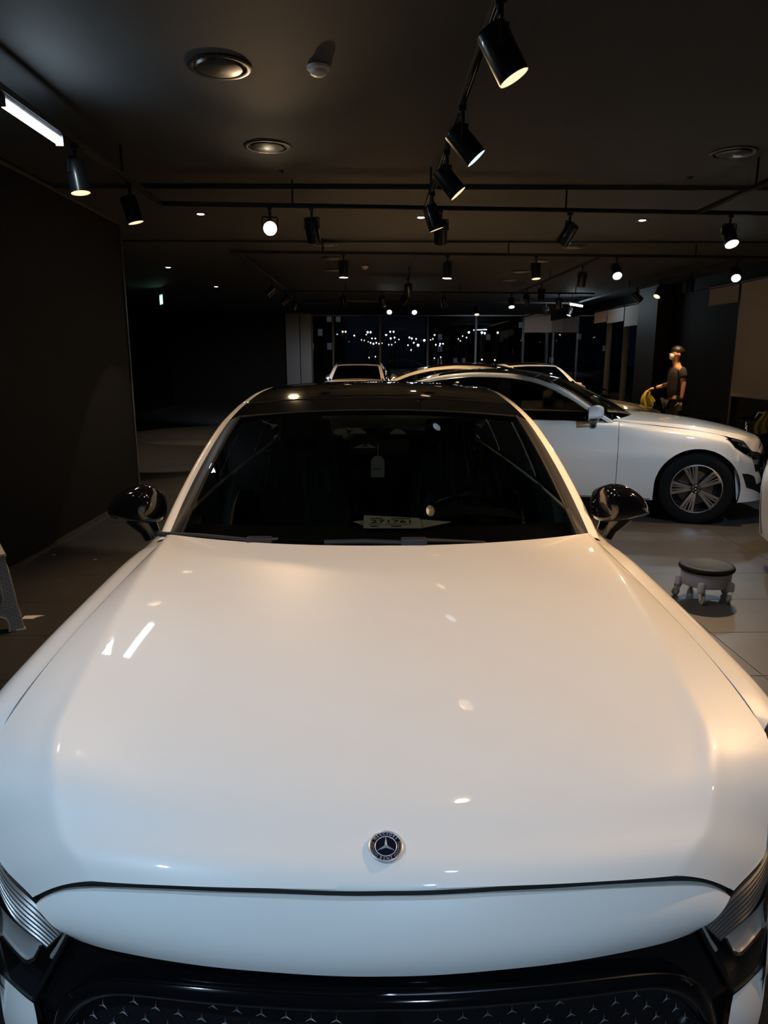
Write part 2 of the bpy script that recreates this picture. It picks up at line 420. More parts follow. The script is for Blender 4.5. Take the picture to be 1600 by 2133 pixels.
def make_car(name, label, category, mirror_mat=M_GBLACK, badge=True, hood_star=False, interior=True):
    car = empty(name); tag(car, label, category)
    us = [math.copysign(abs(t)**0.85, t) for t in lin(-1, 1, 121)]
    vs = [0, 0.003, 0.008, 0.015, 0.024, 0.035, 0.05, 0.065, 0.085, 0.11, 0.14, 0.18]+lin(0.22, 1, 30)
    mb = MB(); mb.grid(hood, us, vs)
    # turned-down rear and front lips
    mb.grid(lambda u, v: hood(u, 1.0)+Vector((0, 0.012*v, -0.03*v)), us, [0, 0.3, 1])
    mb.grid(lambda u, v: hood(u, 0.0)+Vector((0, 0.02*v, -0.012*v)), us, [0, 1])
    mb.build('hood', M_WHITE, car)
    # dark shut-line channel behind the nose and under the hood edge
    mb = MB(); mb.grid(lambda u, v: (lambda p: Vector((math.copysign(p.x, u)*1.0, F(p.x, p.z)+0.014, p.z+0.014-0.03*v)))(cSH(abs(u))), lin(-1, 1, 61), [0, 1]); mb.build('shut_line_seal', M_PLASTIC, car)
    # nose panel
    def nose(u, v):
        a = abs(u); t, b = cSH(a), cNB(a); p = t.lerp(b, v); return Vector((math.copysign(p.x, u), F(p.x, p.z)-0.008*4*v*(1-v), p.z))
    mb = MB(); mb.grid(nose, lin(-1, 1, 71), lin(0, 1, 12))
    mb.grid(lambda u, v: nose(u, 1)+Vector((0, 0.02*v, -0.002*v)), lin(-1, 1, 71), [0, 1])
    mb.grid(lambda u, v: nose(u, 0)+Vector((0, 0.02*v, -0.004*v)), lin(-1, 1, 71), [0, 1])
    mb.build('nose_panel', M_WHITE, car)
    # black grille surround
    z_in = HB[0]; z_nb = NOSEB[-1]
    xi = spl([(0.20, 0.50), (0.35, 0.535), (z_in[1]-0.02, z_in[0]-0.004), (z_in[1], z_in[0]-0.002), (z_nb[1], z_nb[0]-0.002)])
    def surround(u, v):
        a = abs(u); top = cNB(a); tz = top.z-0.004
        z = tz+(0.30-tz)*v
        xs = top.x if v < 1e-6 else xi(min(z, z_nb[1]))*(a if v > 0.25 else (a*(v/0.25)+top.x/max(1e-6, cNB(1).x)*(1-v/0.25)))
        return Vector((math.copysign(xs, u), F(xs, z)+0.014, z))
    mb = MB(); mb.grid(surround, lin(-1, 1, 61), lin(0, 1, 26)); mb.build('grille_surround', M_GBLACK, car)
    # grille frame (outer and inner outline on the front surface)
    FO = [fh(0, 2062), fh(200, 2056), fh(400, 2040), fh(540, 2026), fh(590, 2026), fh(630, 2036), fh(660, 2056), fh(680, 2090), fh(690, 2128)]
    FI = [fh(0, 2098), fh(200, 2092), fh(400, 2075), fh(520, 2060), fh(565, 2060), fh(600, 2070), fh(630, 2090), fh(650, 2115), fh(662, 2145)]
    FO += [(FO[-1][0]-0.012, 0.50), (0.47, 0.40), (0.44, 0.36), (0.38, 0.345), (0.0, 0.335)]
    FI += [(FI[-1][0]-0.010, 0.49), (0.45, 0.405), (0.425, 0.378), (0.375, 0.368), (0.0, 0.36)]
    cO, cI = curve2(FO), curve2(FI)
    def frame(s):
        def f(u, v):
            p = cO(u).lerp(cI(u), v); off = 0.018*math.sin(math.pi*min(1, v*0.9+0.05))**0.6
            return Vector((s*p.x, F(p.x, p.z)-off, p.z))
        return f
    mb = MB()
    mb.grid(lambda u, v: frame(-1 if u < 0 else 1)(abs(u), v), lin(-1, 1, 181), lin(0, 1, 9))
    fr = mb.build('grille_frame', M_GBLACK, car)
    mb = MB()
    for v, r in ((0.03, 0.0016), (1.0, 0.0014)):
        ring = [frame(1)(t, v) for t in lin(0, 1, 90)]+[frame(-1)(t, v) for t in lin(1, 0, 90)[1:-1]]
        mb.tube(ring, r, 5, closed=True)
    mb.build('chrome_edge', M_DCHROME, fr)
    # grille mesh backing and its small stars
    grille = MB()
    grille.grid(lambda u, v: (lambda p: Vector((p.x*u, F(p.x*abs(u), p.z)+0.003, p.z)))(cI(0.02+0.96*v)), lin(-1, 1, 25), lin(0, 1, 40))
    gm = grille.build('grille_mesh', M_LAMPDARK, car)
    sme = None; prof = [(cI(t).x, cI(t).z) for t in lin(0, 1, 200)]
    def inside(x, z):
        zs = [q[1] for q in prof if abs(q[0]-abs(x)) < 0.008]
        return zs and min(zs)+0.006 < z < max(zs)-0.006
    row = 0; z = FI[0][1]+0.03
    while z > 0.37:
        n = 15
        for k in range(-n, n+1):
            x = (k+0.5*(row % 2))*0.0385
            if abs(x) < 0.05 and z > 0.50: continue
            if not inside(x, z): continue
            if sme is None:
                q = MB(); star3(q, 0.0105, 0, 0.0025, None, wid=0.11); so = q.build('grille_star', M_GSTAR, car, smooth=False); sme = so.data
            else:
                so = bpy.data.objects.new('grille_star', sme); link(so, car)
            nrm = Vector((0.8*x, -1, 0.12)).normalized()
            up = Vector((0, 0, 1)); xa = up.cross(nrm).normalized(); ya = nrm.cross(xa)
            so.matrix_local = Matrix.Translation(FP(x, z, 0.003)) @ Matrix((xa, ya, nrm)).transposed().to_4x4()
        z -= 0.0245; row += 1
    q = MB(); q.tube([FP(0, FI[0][1]-0.045, 0.002), FP(0, FI[0][1]-0.045, 0.006)], 0.026, 28); q.build('radar_cover', M_GBLACK, car)
    # headlights, bumper sides, body sides
    for s in (-1, 1):
        def hl(u, v, off=0.0):
            p = cHT(u).lerp(cHB(u), v); return Vector((s*p.x, F(p.x, p.z)+off, p.z))
        H = empty('headlight'); H.parent = car
        mb = MB(); mb.grid(lambda u, v: hl(u, v, 0.035), lin(0, 1, 30), lin(0, 1, 12))
        for e in (0, 1): mb.grid(lambda u, v: hl(u, e, 0.035*v), lin(0, 1, 30), [0, 1]); mb.grid(lambda u, v: hl(e, u, 0.035*v), lin(0, 1, 12), [0, 1])
        mb.build('lamp_housing', M_LAMPDARK, H)
        for k in range(7):
            v0 = 0.03+0.043*k
            mb = MB(); mb.tube([hl(u, v0*(1.0-0.15*u), 0.003) for u in lin(0.025+0.004*k, 0.93, 30)], 0.0042, 6); mb.build('light_rib', M_RIB, H)
        mb = MB()
        rt = curve2([fh(713, 1963), fh(758, 1930), fh(803, 1876), (0.70, 0.742), (0.78, 0.785)])
        rb = curve2([fh(716, 1968), fh(732, 1994), fh(745, 1998), fh(773, 1970), fh(803, 1926), (0.71, 0.700), (0.785, 0.772)])
        onl = lambda p, off: Vector((s*p.x, F(p.x, p.z)+off, p.z))
        mb.grid(lambda u, v: onl(rt(u).lerp(rb(u), v), 0.006+0.006*math.sin(math.pi*v)), lin(0, 1, 40), lin(0, 1, 6))
        mb.build('reflector', M_LAMPREF, H)
        mb = MB(); mb.tube([onl(rb(u), 0.004) for u in lin(0, 1, 40)], 0.0035, 6); mb.build('chrome_strip', M_CHROME, H)
        mb = MB(); mb.tube([hl(0.012+0.03*max(0, v-0.25), v, 0.008) for v in lin(0.02, 0.4, 10)], 0.0045, 6); mb.build('chrome_end', M_LAMPREF, H)
        for k in range(2):
            c = hl(0.50+0.22*k, 0.42, 0.018); mb = MB()
            mb.lathe([(0.0, 0.0), (0.018, 0.002), (0.026, -0.006), (0.028, -0.02)], 20, Matrix.Translation(c) @ Matrix.Rotation(R(90), 4, 'X')); mb.build('projector_lens', M_DCHROME, H)
        mb = MB(); mb.grid(lambda u, v: hl(u, v, -0.001-0.006*math.sin(math.pi*v)), lin(0, 1, 40), lin(0, 1, 12)); mb.build('lens_cover', M_LENS, H)
        mb = MB(); mb.tube([hl(u, 1.0, 0.002) for u in lin(0, 1, 40)], 0.004, 6); mb.tube([hl(0, v, 0.002) for v in lin(0, 1, 14)], 0.004, 6); mb.build('lamp_seal', M_PLASTIC, H)
        def bump(u, v):
            t = cHB(u); tz = t.z-0.005; b = Vector((0.53+0.31*u, 0, 0.22)); x = t.x+(b.x-t.x)*v**0.8; z = tz+(b.z-tz)*v
            off = 0.012*math.sin(math.pi*min(1, v*2.2)) if v < 0.45 else 0
            return Vector((s*x, F(x, z)-off, z))
        mb = MB(); mb.grid(bump, lin(0, 1, 30), lin(0, 1, 26)); mb.build('front_bumper', M_WHITE, car)
        mb = MB(); mb.grid(lambda u, v: (lambda x, z: Vector((s*x, F(x, z)-0.004, z)))(0.60+0.20*u-0.03*v, 0.47-0.20*v*(1-0.3*u)+0.03*u), lin(0, 1, 10), lin(0, 1, 8)); mb.build('air_intake', M_PLASTIC, car)
        def panel(nm, y0, y1, m=M_WHITE):
            ys = side_cols(y0, y1); ts = [t**1.7 for t in lin(0, 1, 22)]
            def fn(y, t):
                zt, zb = ze_b(y), z_low(y); z = zt+(zb-zt)*t; return Vector((s*side_x(y, z), y, z))
            mb = MB(); mb.grid(fn, ys, ts)
            # folded edges give the panel depth at its joints
            for ye in (y0, y1): mb.grid(lambda t, d: fn(ye, t)-Vector((s*0.02*d, 0, 0)), ts, [0, 1])
            mb.grid(lambda y, d: fn(y, 1.0)-Vector((s*0.025*d, 0, 0)), ys, [0, 1])
            mb.grid(lambda y, d: fn(y, 0.0)-Vector((s*0.010*d, 0, 0.02*d)), ys, [0, 1])
            return mb.build(nm, m, car)
        panel('fender', 0.50, 1.600)
        fd = panel('front_door', 1.605, 2.74); rd = panel('rear_door', 2.745, 3.56); panel('rear_quarter', 3.565, 4.72)
        for d, yh in ((fd, 2.53), (rd, 3.36)):
            z = 0.80; mb = MB(); mb.tube([(s*(side_x(y, z)+o), y, z+0.004*math.sin((y-yh)*9)) for y, o in ((yh-0.11, 0.002), (yh-0.09, 0.012), (yh, 0.014), (yh+0.09, 0.012), (yh+0.11, 0.002))], [0.007, 0.011, 0.011, 0.011, 0.007], 8); mb.build('door_handle', M_WHITE, d)
        mb = MB(); mb.grid(lambda y, t: Vector((s*(side_x(y, 0.26)-0.012-0.06*t), y, 0.232-0.07*t)), lin(1.25, 3.43, 30), [0, 0.3, 1]); mb.build('sill', M_PLASTIC, car)
        mb = MB(); mb.tube([(s*(side_x(y, 0.24)-0.004), y, 0.230) for y in lin(1.27, 3.41, 30)], 0.007, 6); mb.build('sill_strip', M_CHROME, car)
        for a in AX:
            mb = MB(); mb.grid(lambda q, d: Vector((s*(0.895-0.30*d), a+(WR+0.004)*math.cos(q), max(0.2, WZ+(WR+0.004)*math.sin(q)))), lin(R(-20), R(200), 33), [0, 0.2, 1])
            mb.grid(lambda q, d: Vector((s*0.60, a+(WR+0.004)*math.cos(q)*d, max(0.2, WZ+(WR+0.004)*math.sin(q)*d))), lin(R(-20), R(200), 33), [0.02, 1]); mb.build('wheel_arch_liner', M_PLASTIC, car)
        make_mirror(car, s, mirror_mat)
        # greenhouse
        ys = lin(1.655, 4.40, 70)
        def rail_p(y, t):
            prof = spl([(0, -0.018), (0.35, 0.004), (0.7, 0.022), (1, 0.030)]); pz = spl([(0, 0.006), (0.35, 0.004), (0.7, -0.012), (1, -0.036)])
            return Vector((s*(rx(y)+prof(t)), y, rz(y)+pz(t)))
        mb = MB(); mb.grid(rail_p, ys, lin(0, 1, 8)); mb.grid(lambda y, t: rail_p(y, 0)-Vector((0, 0, 0.012*t)), ys, [0, 1]); mb.grid(lambda y, t: rail_p(y, 1)-Vector((s*0.012*t, 0, 0)), ys, [0, 1]); mb.build('roof_rail', M_WHITE, car)
        mb = MB(); mb.tube([rail_p(y, 1)+Vector((s*0.001, 0, -0.006)) for y in lin(1.80, 4.24, 60)], 0.0055, 6); mb.tube([(s*(xe_b(y)+0.001), y, ze_b(y)+0.004) for y in lin(1.72, 4.24, 50)], 0.0055, 6); mb.build('window_chrome', M_CHROME, car)
        def sg(y, t):
            a = rail_p(y, 1)+Vector((-s*0.006, 0, -0.006)); b = Vector((s*(xe_b(y)-0.010), y, ze_b(y)))
            p = a.lerp(b, t); return p+Vector((s*0.012*4*t*(1-t), 0, 0))
        for nm, y0, y1 in (('front_side_window', 1.74, 2.70), ('rear_side_window', 2.80, 3.62), ('rear_quarter_window', 3.66, 4.24)):
            mb = MB(); mb.grid(sg, lin(y0, y1, 20), lin(0, 1, 9)); mb.build(nm, M_SGLASS, car)
        for nm, y0, y1 in (('b_pillar', 2.69, 2.81), ('c_pillar_strip', 3.61, 3.67)):
            mb = MB(); mb.grid(lambda y, t: sg(y, t)+Vector((s*0.004, 0, 0)), lin(y0, y1, 4), lin(0, 1, 9)); mb.build(nm, M_GBLACK, car)
        mb = MB(); mb.grid(lambda y, t: sg(y, t)+Vector((s*0.003, 0, 0)), lin(1.70, 1.90, 4), lin(0, 1, 9)); mb.build('mirror_sail', M_GBLACK, car)
        # windscreen side trim
        def trim(v, t):
            a = ws(s, v); y = a.y; b = Vector((s*(rx(y)-0.018), y, rz(y)+0.003)); p = a.lerp(b, t); return p+Vector((0, 0, 0.004*math.sin(math.pi*t)))
        mb = MB(); mb.grid(trim, lin(0, 1, 30), lin(0, 1, 5)); mb.build('a_pillar_trim', M_TRIM, car)
        mb = MB(); mb.tube([ws(s*0.985, v)+Vector((0, -0.002, 0.003)) for v in lin(0, 1, 30)], 0.0045, 6); mb.build('glass_seal', M_PLASTIC, car)
        for k, a in enumerate(AX): make_wheel(car, a, s, 0.3+0.9*k)
        # tail lamp
        mb = MB(); mb.grid(lambda u, v: (lambda x, z: Vector((s*x, rear_f(x, z)+0.006, z)))(0.45+0.36*u, 0.86-0.13*v-0.02*u), lin(0, 1, 14), lin(0, 1, 6)); mb.build('tail_lamp', M_TAIL, car)
    mb = MB(); mb.grid(ws, lin(-1, 1, 41), lin(0, 1, 21)); mb.build('windscreen', M_GLASS, car)
    # cowl between hood and glass
    mb = MB(); mb.grid(lambda u, v: ws_base(u)+Vector((0, -0.02+0.05*v, -0.028+0.012*v)), lin(-1, 1, 41), [0, 0.5, 1]); mb.build('cowl', M_PLASTIC, car)
    us2 = lin(-1, 1, 41)
    mb = MB(); mb.grid(roof, us2, lin(0, 1, 40)); mb.grid(lambda u, v: roof(u, 0)-Vector((0, 0.0, 0.01*v)), us2, [0, 1]); mb.build('roof_panel', M_ROOF, car)
    mb = MB(); mb.tube([ws_top(u)+Vector((0, 0.002, 0.001)) for u in us2], 0.003, 6); mb.build('header_seal', M_TRIM, car)
    mb = MB(); mb.tube([roof(u*0.93, 0.13)+Vector((0, 0, 0.0005)) for u in us2], 0.0022, 5); mb.tube([roof(u*0.93, 0.62)+Vector((0, 0, 0.0005)) for u in us2], 0.0022, 5); mb.build('sunroof_joint', M_PLASTIC, car)
    mb = MB(); mb.grid(lambda u, v: roof(u, v)+Vector((0, 0, 0.002)), us2, lin(0.90, 1.003, 6)); mb.build('roof_rear_panel', M_WHITE, car)
    mb = MB(); mb.grid(rw, us2, lin(0, 1, 16)); mb.build('rear_window', M_SGLASS, car)
    def deck(u, v):
        y = 4.315-0.03*u*u+(4.86-4.315)*v-0.16*u*u*v; xe = min(0.69, xe_b(min(y, 4.75)))
        return Vector((xe*u, y, 1.078-0.03*v-0.03*u*u-0.02*abs(u)**6))
    mb = MB(); mb.grid(deck, us2, lin(0, 1, 14)); mb.build('boot_lid', M_WHITE, car)
    mb = MB(); mb.grid(lambda u, v: (lambda x, z: Vector((x, rear_f(x, z), z)))(u*(0.69+0.17*min(1, v*2.5)-0.02*v), deck(u, 1).z-(deck(u, 1).z-0.24)*v), us2, lin(0, 1, 22)); mb.build('rear_bumper', M_WHITE, car)
    for s in (-1, 1):
        mb = MB(); mb.grid(lambda v, t: (lambda a, b: a.lerp(b, t))(rw(s, v), Vector((s*(rx(min(4.4, rw(s, v).y))-0.018), rw(s, v).y, rz(min(4.4, rw(s, v).y))+0.004))), lin(0, 1, 16), lin(0, 1, 4)); mb.build('c_pillar', M_WHITE, car)
        mb = MB(); mb.grid(lambda y, t: Vector((s*(xe_b(y)), y, ze_b(y))).lerp(Vector((s*min(0.69, xe_b(min(y, 4.75))), y, 1.05-0.03*(y-4.3))), t), lin(4.25, 4.74, 8), [0, 0.5, 1]); mb.build('boot_shoulder', M_WHITE, car)
    mb = MB(); mb.grid(lambda u, v: (lambda x, z: Vector((x, F(x, z)-0.004, z)))(u*0.56, 0.325-0.12*v), lin(-1, 1, 31), lin(0, 1, 8)); mb.grid(lambda u, v: Vector((u*0.56, F(u*0.56, 0.205)-0.004+0.35*v, 0.205-0.01*v)), lin(-1, 1, 31), [0, 1]); mb.build('lower_bumper', M_WHITE, car)
    # underbody
    mb = MB(); mb.box((0, 2.57, 0.29), (1.18, 4.2, 0.22)); mb.box((0, 2.4, 0.42), (1.66, 2.1, 0.46)); mb.box((0, 0.75, 0.55), (1.16, 0.85, 0.45)); mb.box((0, 4.3, 0.6), (1.16, 0.9, 0.7)); mb.build('underbody', M_PLASTIC, car, smooth=False)
    if interior: make_interior(car)
    if badge: make_badge(car)
    if hood_star:
        p = hood(0, 0.075); st = empty('hood_ornament'); st.parent = car
        mb = MB(); mb.tube([p-Vector((0, 0, 0.004)), p+Vector((0, 0.006, 0.03))], 0.004, 8); mb.lathe([(0.0, 0.004), (0.012, 0.003), (0.014, 0)], 16, Matrix.Translation(p)); mb.build('stem', M_CHROME, st)
        M = Matrix.Translation(p+Vector((0, 0.012, 0.064))) @ Matrix.Rotation(R(90), 4, 'X')
        mb = MB(); mb.tube([(0.034*math.cos(q), 0.034*math.sin(q), 0) for q in lin(0, 2*math.pi, 31)[:-1]], 0.003, 8, closed=True, M=M); star3(mb, 0.033, 0, 0.004, M); star3(mb, 0.033, 0, -0.004, M); mb.build('star', M_CHROME, st)
    return car

def text_mesh(name, body, size, M, material, parent, extrude=0.0004, align='CENTER'):
    c = bpy.data.curves.new(name, 'FONT'); c.body = body; c.size = size; c.extrude = extrude; c.align_x = align; c.align_y = 'CENTER'; c.resolution_u = 3
    o = bpy.data.objects.new(name, c); COL.objects.link(o)
    dg = bpy.context.evaluated_depsgraph_get(); me = bpy.data.meshes.new_from_object(o.evaluated_get(dg)); bpy.data.objects.remove(o)
    me.materials.clear(); me.materials.append(material)
    n = bpy.data.objects.new(name, me); link(n, parent); n.matrix_local = M; return n
def frame_on(fn, u, v, e=0.004, lift=0.0):
    p = fn(u, v); a = fn(u+e, v)-fn(u-e, v); b = fn(u, v+e)-fn(u, v-e)
    a.normalize(); n = a.cross(b).normalized(); b = n.cross(a)
    if n.z < 0: n = -n; b = -b
    return Matrix.Translation(p+n*lift) @ Matrix((a, b, n)).transposed().to_4x4()
def make_badge(car):
    b = empty('hood_badge'); b.parent = car
    # find the hood row under the badge
    lo, hi = 0.005, 0.2; tgt = hit(805, 1768, lambda P: P.z-zc_h(min(1, max(0, (P.y-yc_h(0))/(1.44-yc_h(0))))))
    v = (tgt.y-yc_h(0))/(1.44-yc_h(0)); M = frame_on(hood, 0.0, v, 0.01)
    M_EN = mat('badge_enamel', (0.006, 0.008, 0.02), 0.15, coat=1.0)
    mb = MB(); mb.lathe([(0, 0.0035), (0.0262, 0.0035), (0.0262, 0.0)], 48, M); mb.build('badge_disc', M_EN, b)
    mb = MB()
    for r, t in ((0.0268, 0.0018), (0.0175, 0.0009)):
        mb.tube([(r*math.cos(q), r*math.sin(q), 0.0034) for q in lin(0, 2*math.pi, 61)[:-1]], t, 8, closed=True, M=M)
    mb.build('badge_ring', M_BCHROME, b)
    mb = MB(); star3(mb, 0.0172, 0.0036, 0.003, M, wid=0.17); mb.build('badge_star', M_BCHROME, b, smooth=False)
    def arc(word, a_mid, step, flip):
        for i, ch in enumerate(word):
            k = i-(len(word)-1)/2
            a = a_mid+(k*step if flip else -k*step)
            p = Matrix.Translation((0.0222*math.cos(a), 0.0222*math.sin(a), 0.0036)) @ Matrix.Rotation(a+(math.pi/2 if flip else -math.pi/2), 4, 'Z')
            text_mesh('letter', ch, 0.0066, M @ p, M_BCHROME, b)
    arc('MERCEDES', R(90), R(14.5), False); arc('BENZ', R(270), R(15), True)
    # laurel leaves on both sides of the ring
    mb = MB()
    for s in (-1, 1):
        for k in range(9):
            a = R(90)+s*R(72+8.5*k)
            for o in (0.0208, 0.0236):
                c = Vector((o*math.cos(a), o*math.sin(a), 0.0036)); d = Vector((-math.sin(a), math.cos(a), 0))*s; n = Vector((math.cos(a), math.sin(a), 0))
                mb.add([c-d*0.0015, c+n*0.0007, c+d*0.0015, c-n*0.0007], [(0, 1, 2, 3)], M)
    mb.build('laurel', M_BCHROME, b, smooth=False)
    return b

def make_interior(car):
    M_SEAT = mat('seat_leather', (0.03, 0.027, 0.025), 0.5, bump=0.2, nscale=80)
    M_WRAP = thin_glass('clear_seat_wrap', (0.86, 0.86, 0.86), rough=0.3, ior=1.3)
    mb = MB()
    mb.grid(lambda u, v: Vector((0.70*u, 1.50+0.20*u*u*(1-v)+0.50*v, 0.955+0.03*math.sin(math.pi*v)-0.03*v*v)), lin(-1, 1, 31), lin(0, 1, 10))
    mb.grid(lambda u, v: Vector((0.70*u, 2.00+0.10*v, 0.925-0.45*v)), lin(-1, 1, 31), [0, 0.3, 1]); mb.build('dashboard', M_INT, car)
    mb = MB(); mb.grid(lambda u, v: Vector((0.36+0.20*u, 1.84+0.20*v, 0.975+0.045*math.sqrt(max(0, 1-u*u))*math.sin(math.pi*min(1, v*0.5+0.3)))), lin(-1, 1, 15), lin(0, 1, 5)); mb.build('instrument_hood', M_INT, car)
    sw = empty('steering_wheel'); sw.parent = car
    M = Matrix.Translation((0.365, 2.18, 0.875)) @ Matrix.Rotation(R(-65), 4, 'X')
    mb = MB(); mb.tube([(0.185*math.cos(q), 0.178*math.sin(q), 0) for q in lin(0, 2*math.pi, 49)[:-1]], 0.016, 12, closed=True, M=M); mb.build('wheel_rim', mat('wheel_leather', (0.012, 0.012, 0.012), 0.25), sw)
    mb = MB(); mb.tube([(-0.18, 0, 0.0), (-0.07, 0.0, -0.02)], 0.016, 8, M=M); mb.tube([(0.18, 0, 0.0), (0.07, 0, -0.02)], 0.016, 8, M=M); mb.tube([(0, -0.175, 0), (0, -0.06, -0.02)], 0.018, 8, M=M); mb.build('wheel_spokes', M_INT, sw)
    mb = MB(); mb.lathe([(0, 0.02), (0.05, 0.016), (0.075, 0.0), (0.07, -0.03)], 24, M); mb.build('wheel_hub', M_INT, sw)
    for s in (-1, 1):
        st = empty('front_seat'); st.parent = car; x0 = s*0.37
        def bk(u, v, g=0.0, k=0):
            # v: up the backrest, u: round the section
            wd = 0.26-0.05*v+g; th = 0.085-0.03*v+g; a = 2*math.pi*u
            cxx = math.copysign(abs(math.cos(a))**0.6, math.cos(a)); sxx = math.copysign(abs(math.sin(a))**0.8, math.sin(a))
            return Vector((x0+wd*cxx, 2.62+0.26*v+th*sxx, 0.52+0.60*v+g))
        mb = MB(); mb.grid(bk, lin(0, 1, 25)[:-1], lin(0, 1, 12), closed_u=True); mb.add([bk(u, 1) for u in lin(0, 1, 25)[:-1]], [tuple(range(24))]); mb.build('backrest', M_SEAT, st)
        mb = MB(); mb.box((x0, 2.42, 0.46), (0.50, 0.50, 0.16), bev=0.05); mb.build('seat_cushion', M_SEAT, st)
        mb = MB(); mb.box((x0, 2.90, 1.20), (0.26, 0.09, 0.17), bev=0.04); mb.build('headrest', M_SEAT, st)
        # loose clear film over backrest and headrest: pleats run down from the top
        rnd = random.Random(5+s)
        ph = [rnd.random()*6 for _ in range(6)]
        def film(u, v):
            wd = 0.17+0.14*v; x = u*wd; pl = 0.014*math.sin(u*17+ph[0]+v*2)+0.010*math.sin(u*31+ph[1]-v*3)+0.008*math.sin(u*8+ph[2]+v*9)
            z = 1.31-0.62*v+0.02*math.cos(u*3); y = 2.80-0.20*v-0.03*math.sin(math.pi*v)+abs(u)**3*0.10+pl*(0.3+v)
            return Vector((x0+x, y, z))
        mb = MB(); mb.grid(film, lin(-1, 1, 70), lin(0, 1, 30)); mb.build('plastic_cover', M_WRAP, st)
    mb = MB(); mb.box((0, 3.45, 0.48), (1.25, 0.5, 0.16), bev=0.05); mb.box((0, 3.82, 0.80), (1.25, 0.16, 0.60), bev=0.05); mb.build('rear_bench', M_SEAT, car)
    # roof lining and mirror group behind the glass
    mb = MB(); mb.grid(lambda u, v: roof(u*0.93, 0.03+0.94*v)-Vector((0, 0, 0.035)), lin(-1, 1, 21), lin(0, 1, 16)); mb.build('roof_lining', M_INT, car)
    M_GREY = mat('sensor_grey', (0.20, 0.21, 0.20), 0.5)
    rm = empty('rear_view_mirror'); rm.parent = car
    c = at_y(762, 931, 2.20)
    mb = MB(); mb.box((0.0, 2.20, c.z-0.0), (0.25, 0.03, 0.07), bev=0.014); mb.build('mirror_body', M_INT, rm)
    mb = MB(); mb.tube([(0, 2.19, c.z+0.03), (0, 2.15, c.z+0.10)], 0.012, 8); mb.build('mirror_arm', M_INT, rm)
    def inner(px, py, d=0.02):
        p = hit(px, py, lambda P: (P-ws(max(-1, min(1, P.x/0.66)), max(0, min(1, (P.y-1.452)/0.76)))).dot(Vector((0, 0.45, -0.89)))-d, 1.5, 4.5)
        return p
    fr = Matrix((Vector((1, 0, 0)), Vector((0, 0.89, 0.45)), Vector((0, -0.45, 0.89)))).transposed().to_4x4()
    for px, py, poly, nm in ((746, 898, [(-0.034, -0.018), (0.034, -0.018), (0.028, -0.003), (0.008, 0.02), (-0.010, 0.02), (-0.028, -0.003)], 'sensor_cover'), (829, 899, [(-0.034, -0.018), (0.034, -0.018), (0.028, -0.003), (0.008, 0.02), (-0.010, 0.02), (-0.028, -0.003)], 'sensor_cover')):
        p = inner(px, py); mb = MB(); mb.prism(poly, -0.002, 0.0, Matrix.Translation(p) @ fr); mb.build(nm, M_GREY, rm, smooth=False)
    p = inner(709, 899); mb = MB(); mb.lathe([(0, 0.001), (0.026, 0.001), (0.027, -0.003)], 28, Matrix.Translation(p) @ fr @ Matrix.Scale(0.9, 4, (0, 1, 0))); mb.build('rain_sensor', M_GREY, rm)
    p = inner(761, 929); mb = MB(); mb.prism([(-0.046, -0.012), (0.046, -0.012), (0.012, 0.014), (-0.012, 0.014)], -0.002, 0, Matrix.Translation(p) @ fr); mb.build('camera_bracket', M_GREY, rm, smooth=False)
    mb = MB(); mb.tube([Matrix.Translation(p) @ fr @ Vector((0.0075*math.cos(q), 0.0075*math.sin(q), 0.002)) for q in lin(0, 2*math.pi, 21)[:-1]], 0.0016, 6, closed=True); mb.lathe([(0, 0.002), (0.003, 0.002), (0.003, 0)], 12, Matrix.Translation(p) @ fr); mb.build('camera_lens', M_CHROME, rm)
    # wipers on the cowl
    def onws(px, py, lift):
        p = hit(px, py, lambda P: (P-ws(max(-1, min(1, P.x/0.71)), max(0, min(1, (P.y-1.452-0.225*(P.x/0.712)**2)/0.75)))).dot(Vector((0, 0.45, -0.89)))+lift, 1.2, 4.5); return p
    for a, b, cap in (((676, 1130), (842, 1131), (862, 1128)), ((330, 1112), (520, 1126), (540, 1126))):
        wp = empty('wiper'); wp.parent = car
        mb = MB(); A, B = onws(*a, 0.012), onws(*b, 0.012); mb.tube([A, A.lerp(B, 0.5)+Vector((0, 0, 0.004)), B], 0.009, 8); mb.build('wiper_blade', M_PLASTIC, wp)
        C = onws(*cap, 0.012); mb = MB(); mb.box((C.x, C.y, C.z), (0.085, 0.04, 0.026), bev=0.009); mb.build('wiper_cap', M_TRIM, wp)
        D = C+Vector((0.24, 0.05, -0.016)); mb = MB(); mb.tube([C+Vector((0.03, 0, 0.004)), C.lerp(D, 0.4)+Vector((0, 0, 0.004)), D], [0.008, 0.006, 0.004], 8); mb.build('wiper_arm', M_TRIM, wp)
# ================================================================== the hall
CZ, TZ = 3.05, 2.83
LX, RX, FY, BY = -2.80, 5.85, 23.8, -4.6
M_CEIL = mat('ceiling_black_paint', (0.0285, 0.031, 0.0355), 0.75, noise=0.15, nscale=2.0)
M_WALLB = mat('black_wall_panel', (0.0045, 0.0045, 0.0052), 0.65, noise=0.2, nscale=3, spec=0.2)
M_BRONZE = mat('bronze_trim', (0.20, 0.16, 0.12), 0.35, metal=0.8)
M_STEEL = mat('brushed_steel_panel', (0.16, 0.165, 0.17), 0.35, metal=0.8)
M_MULL = mat('dark_mullion', (0.05, 0.055, 0.06), 0.4, metal=0.5)
M_PANE = thin_glass('window_pane', (0.75, 0.78, 0.80), ior=1.5)
M_BLIND = mat('grey_roller_blind', (0.32, 0.29, 0.265), 0.85, bump=0.1, nscale=200)
M_TRACK = mat('track_black', (0.012, 0.012, 0.013), 0.45)
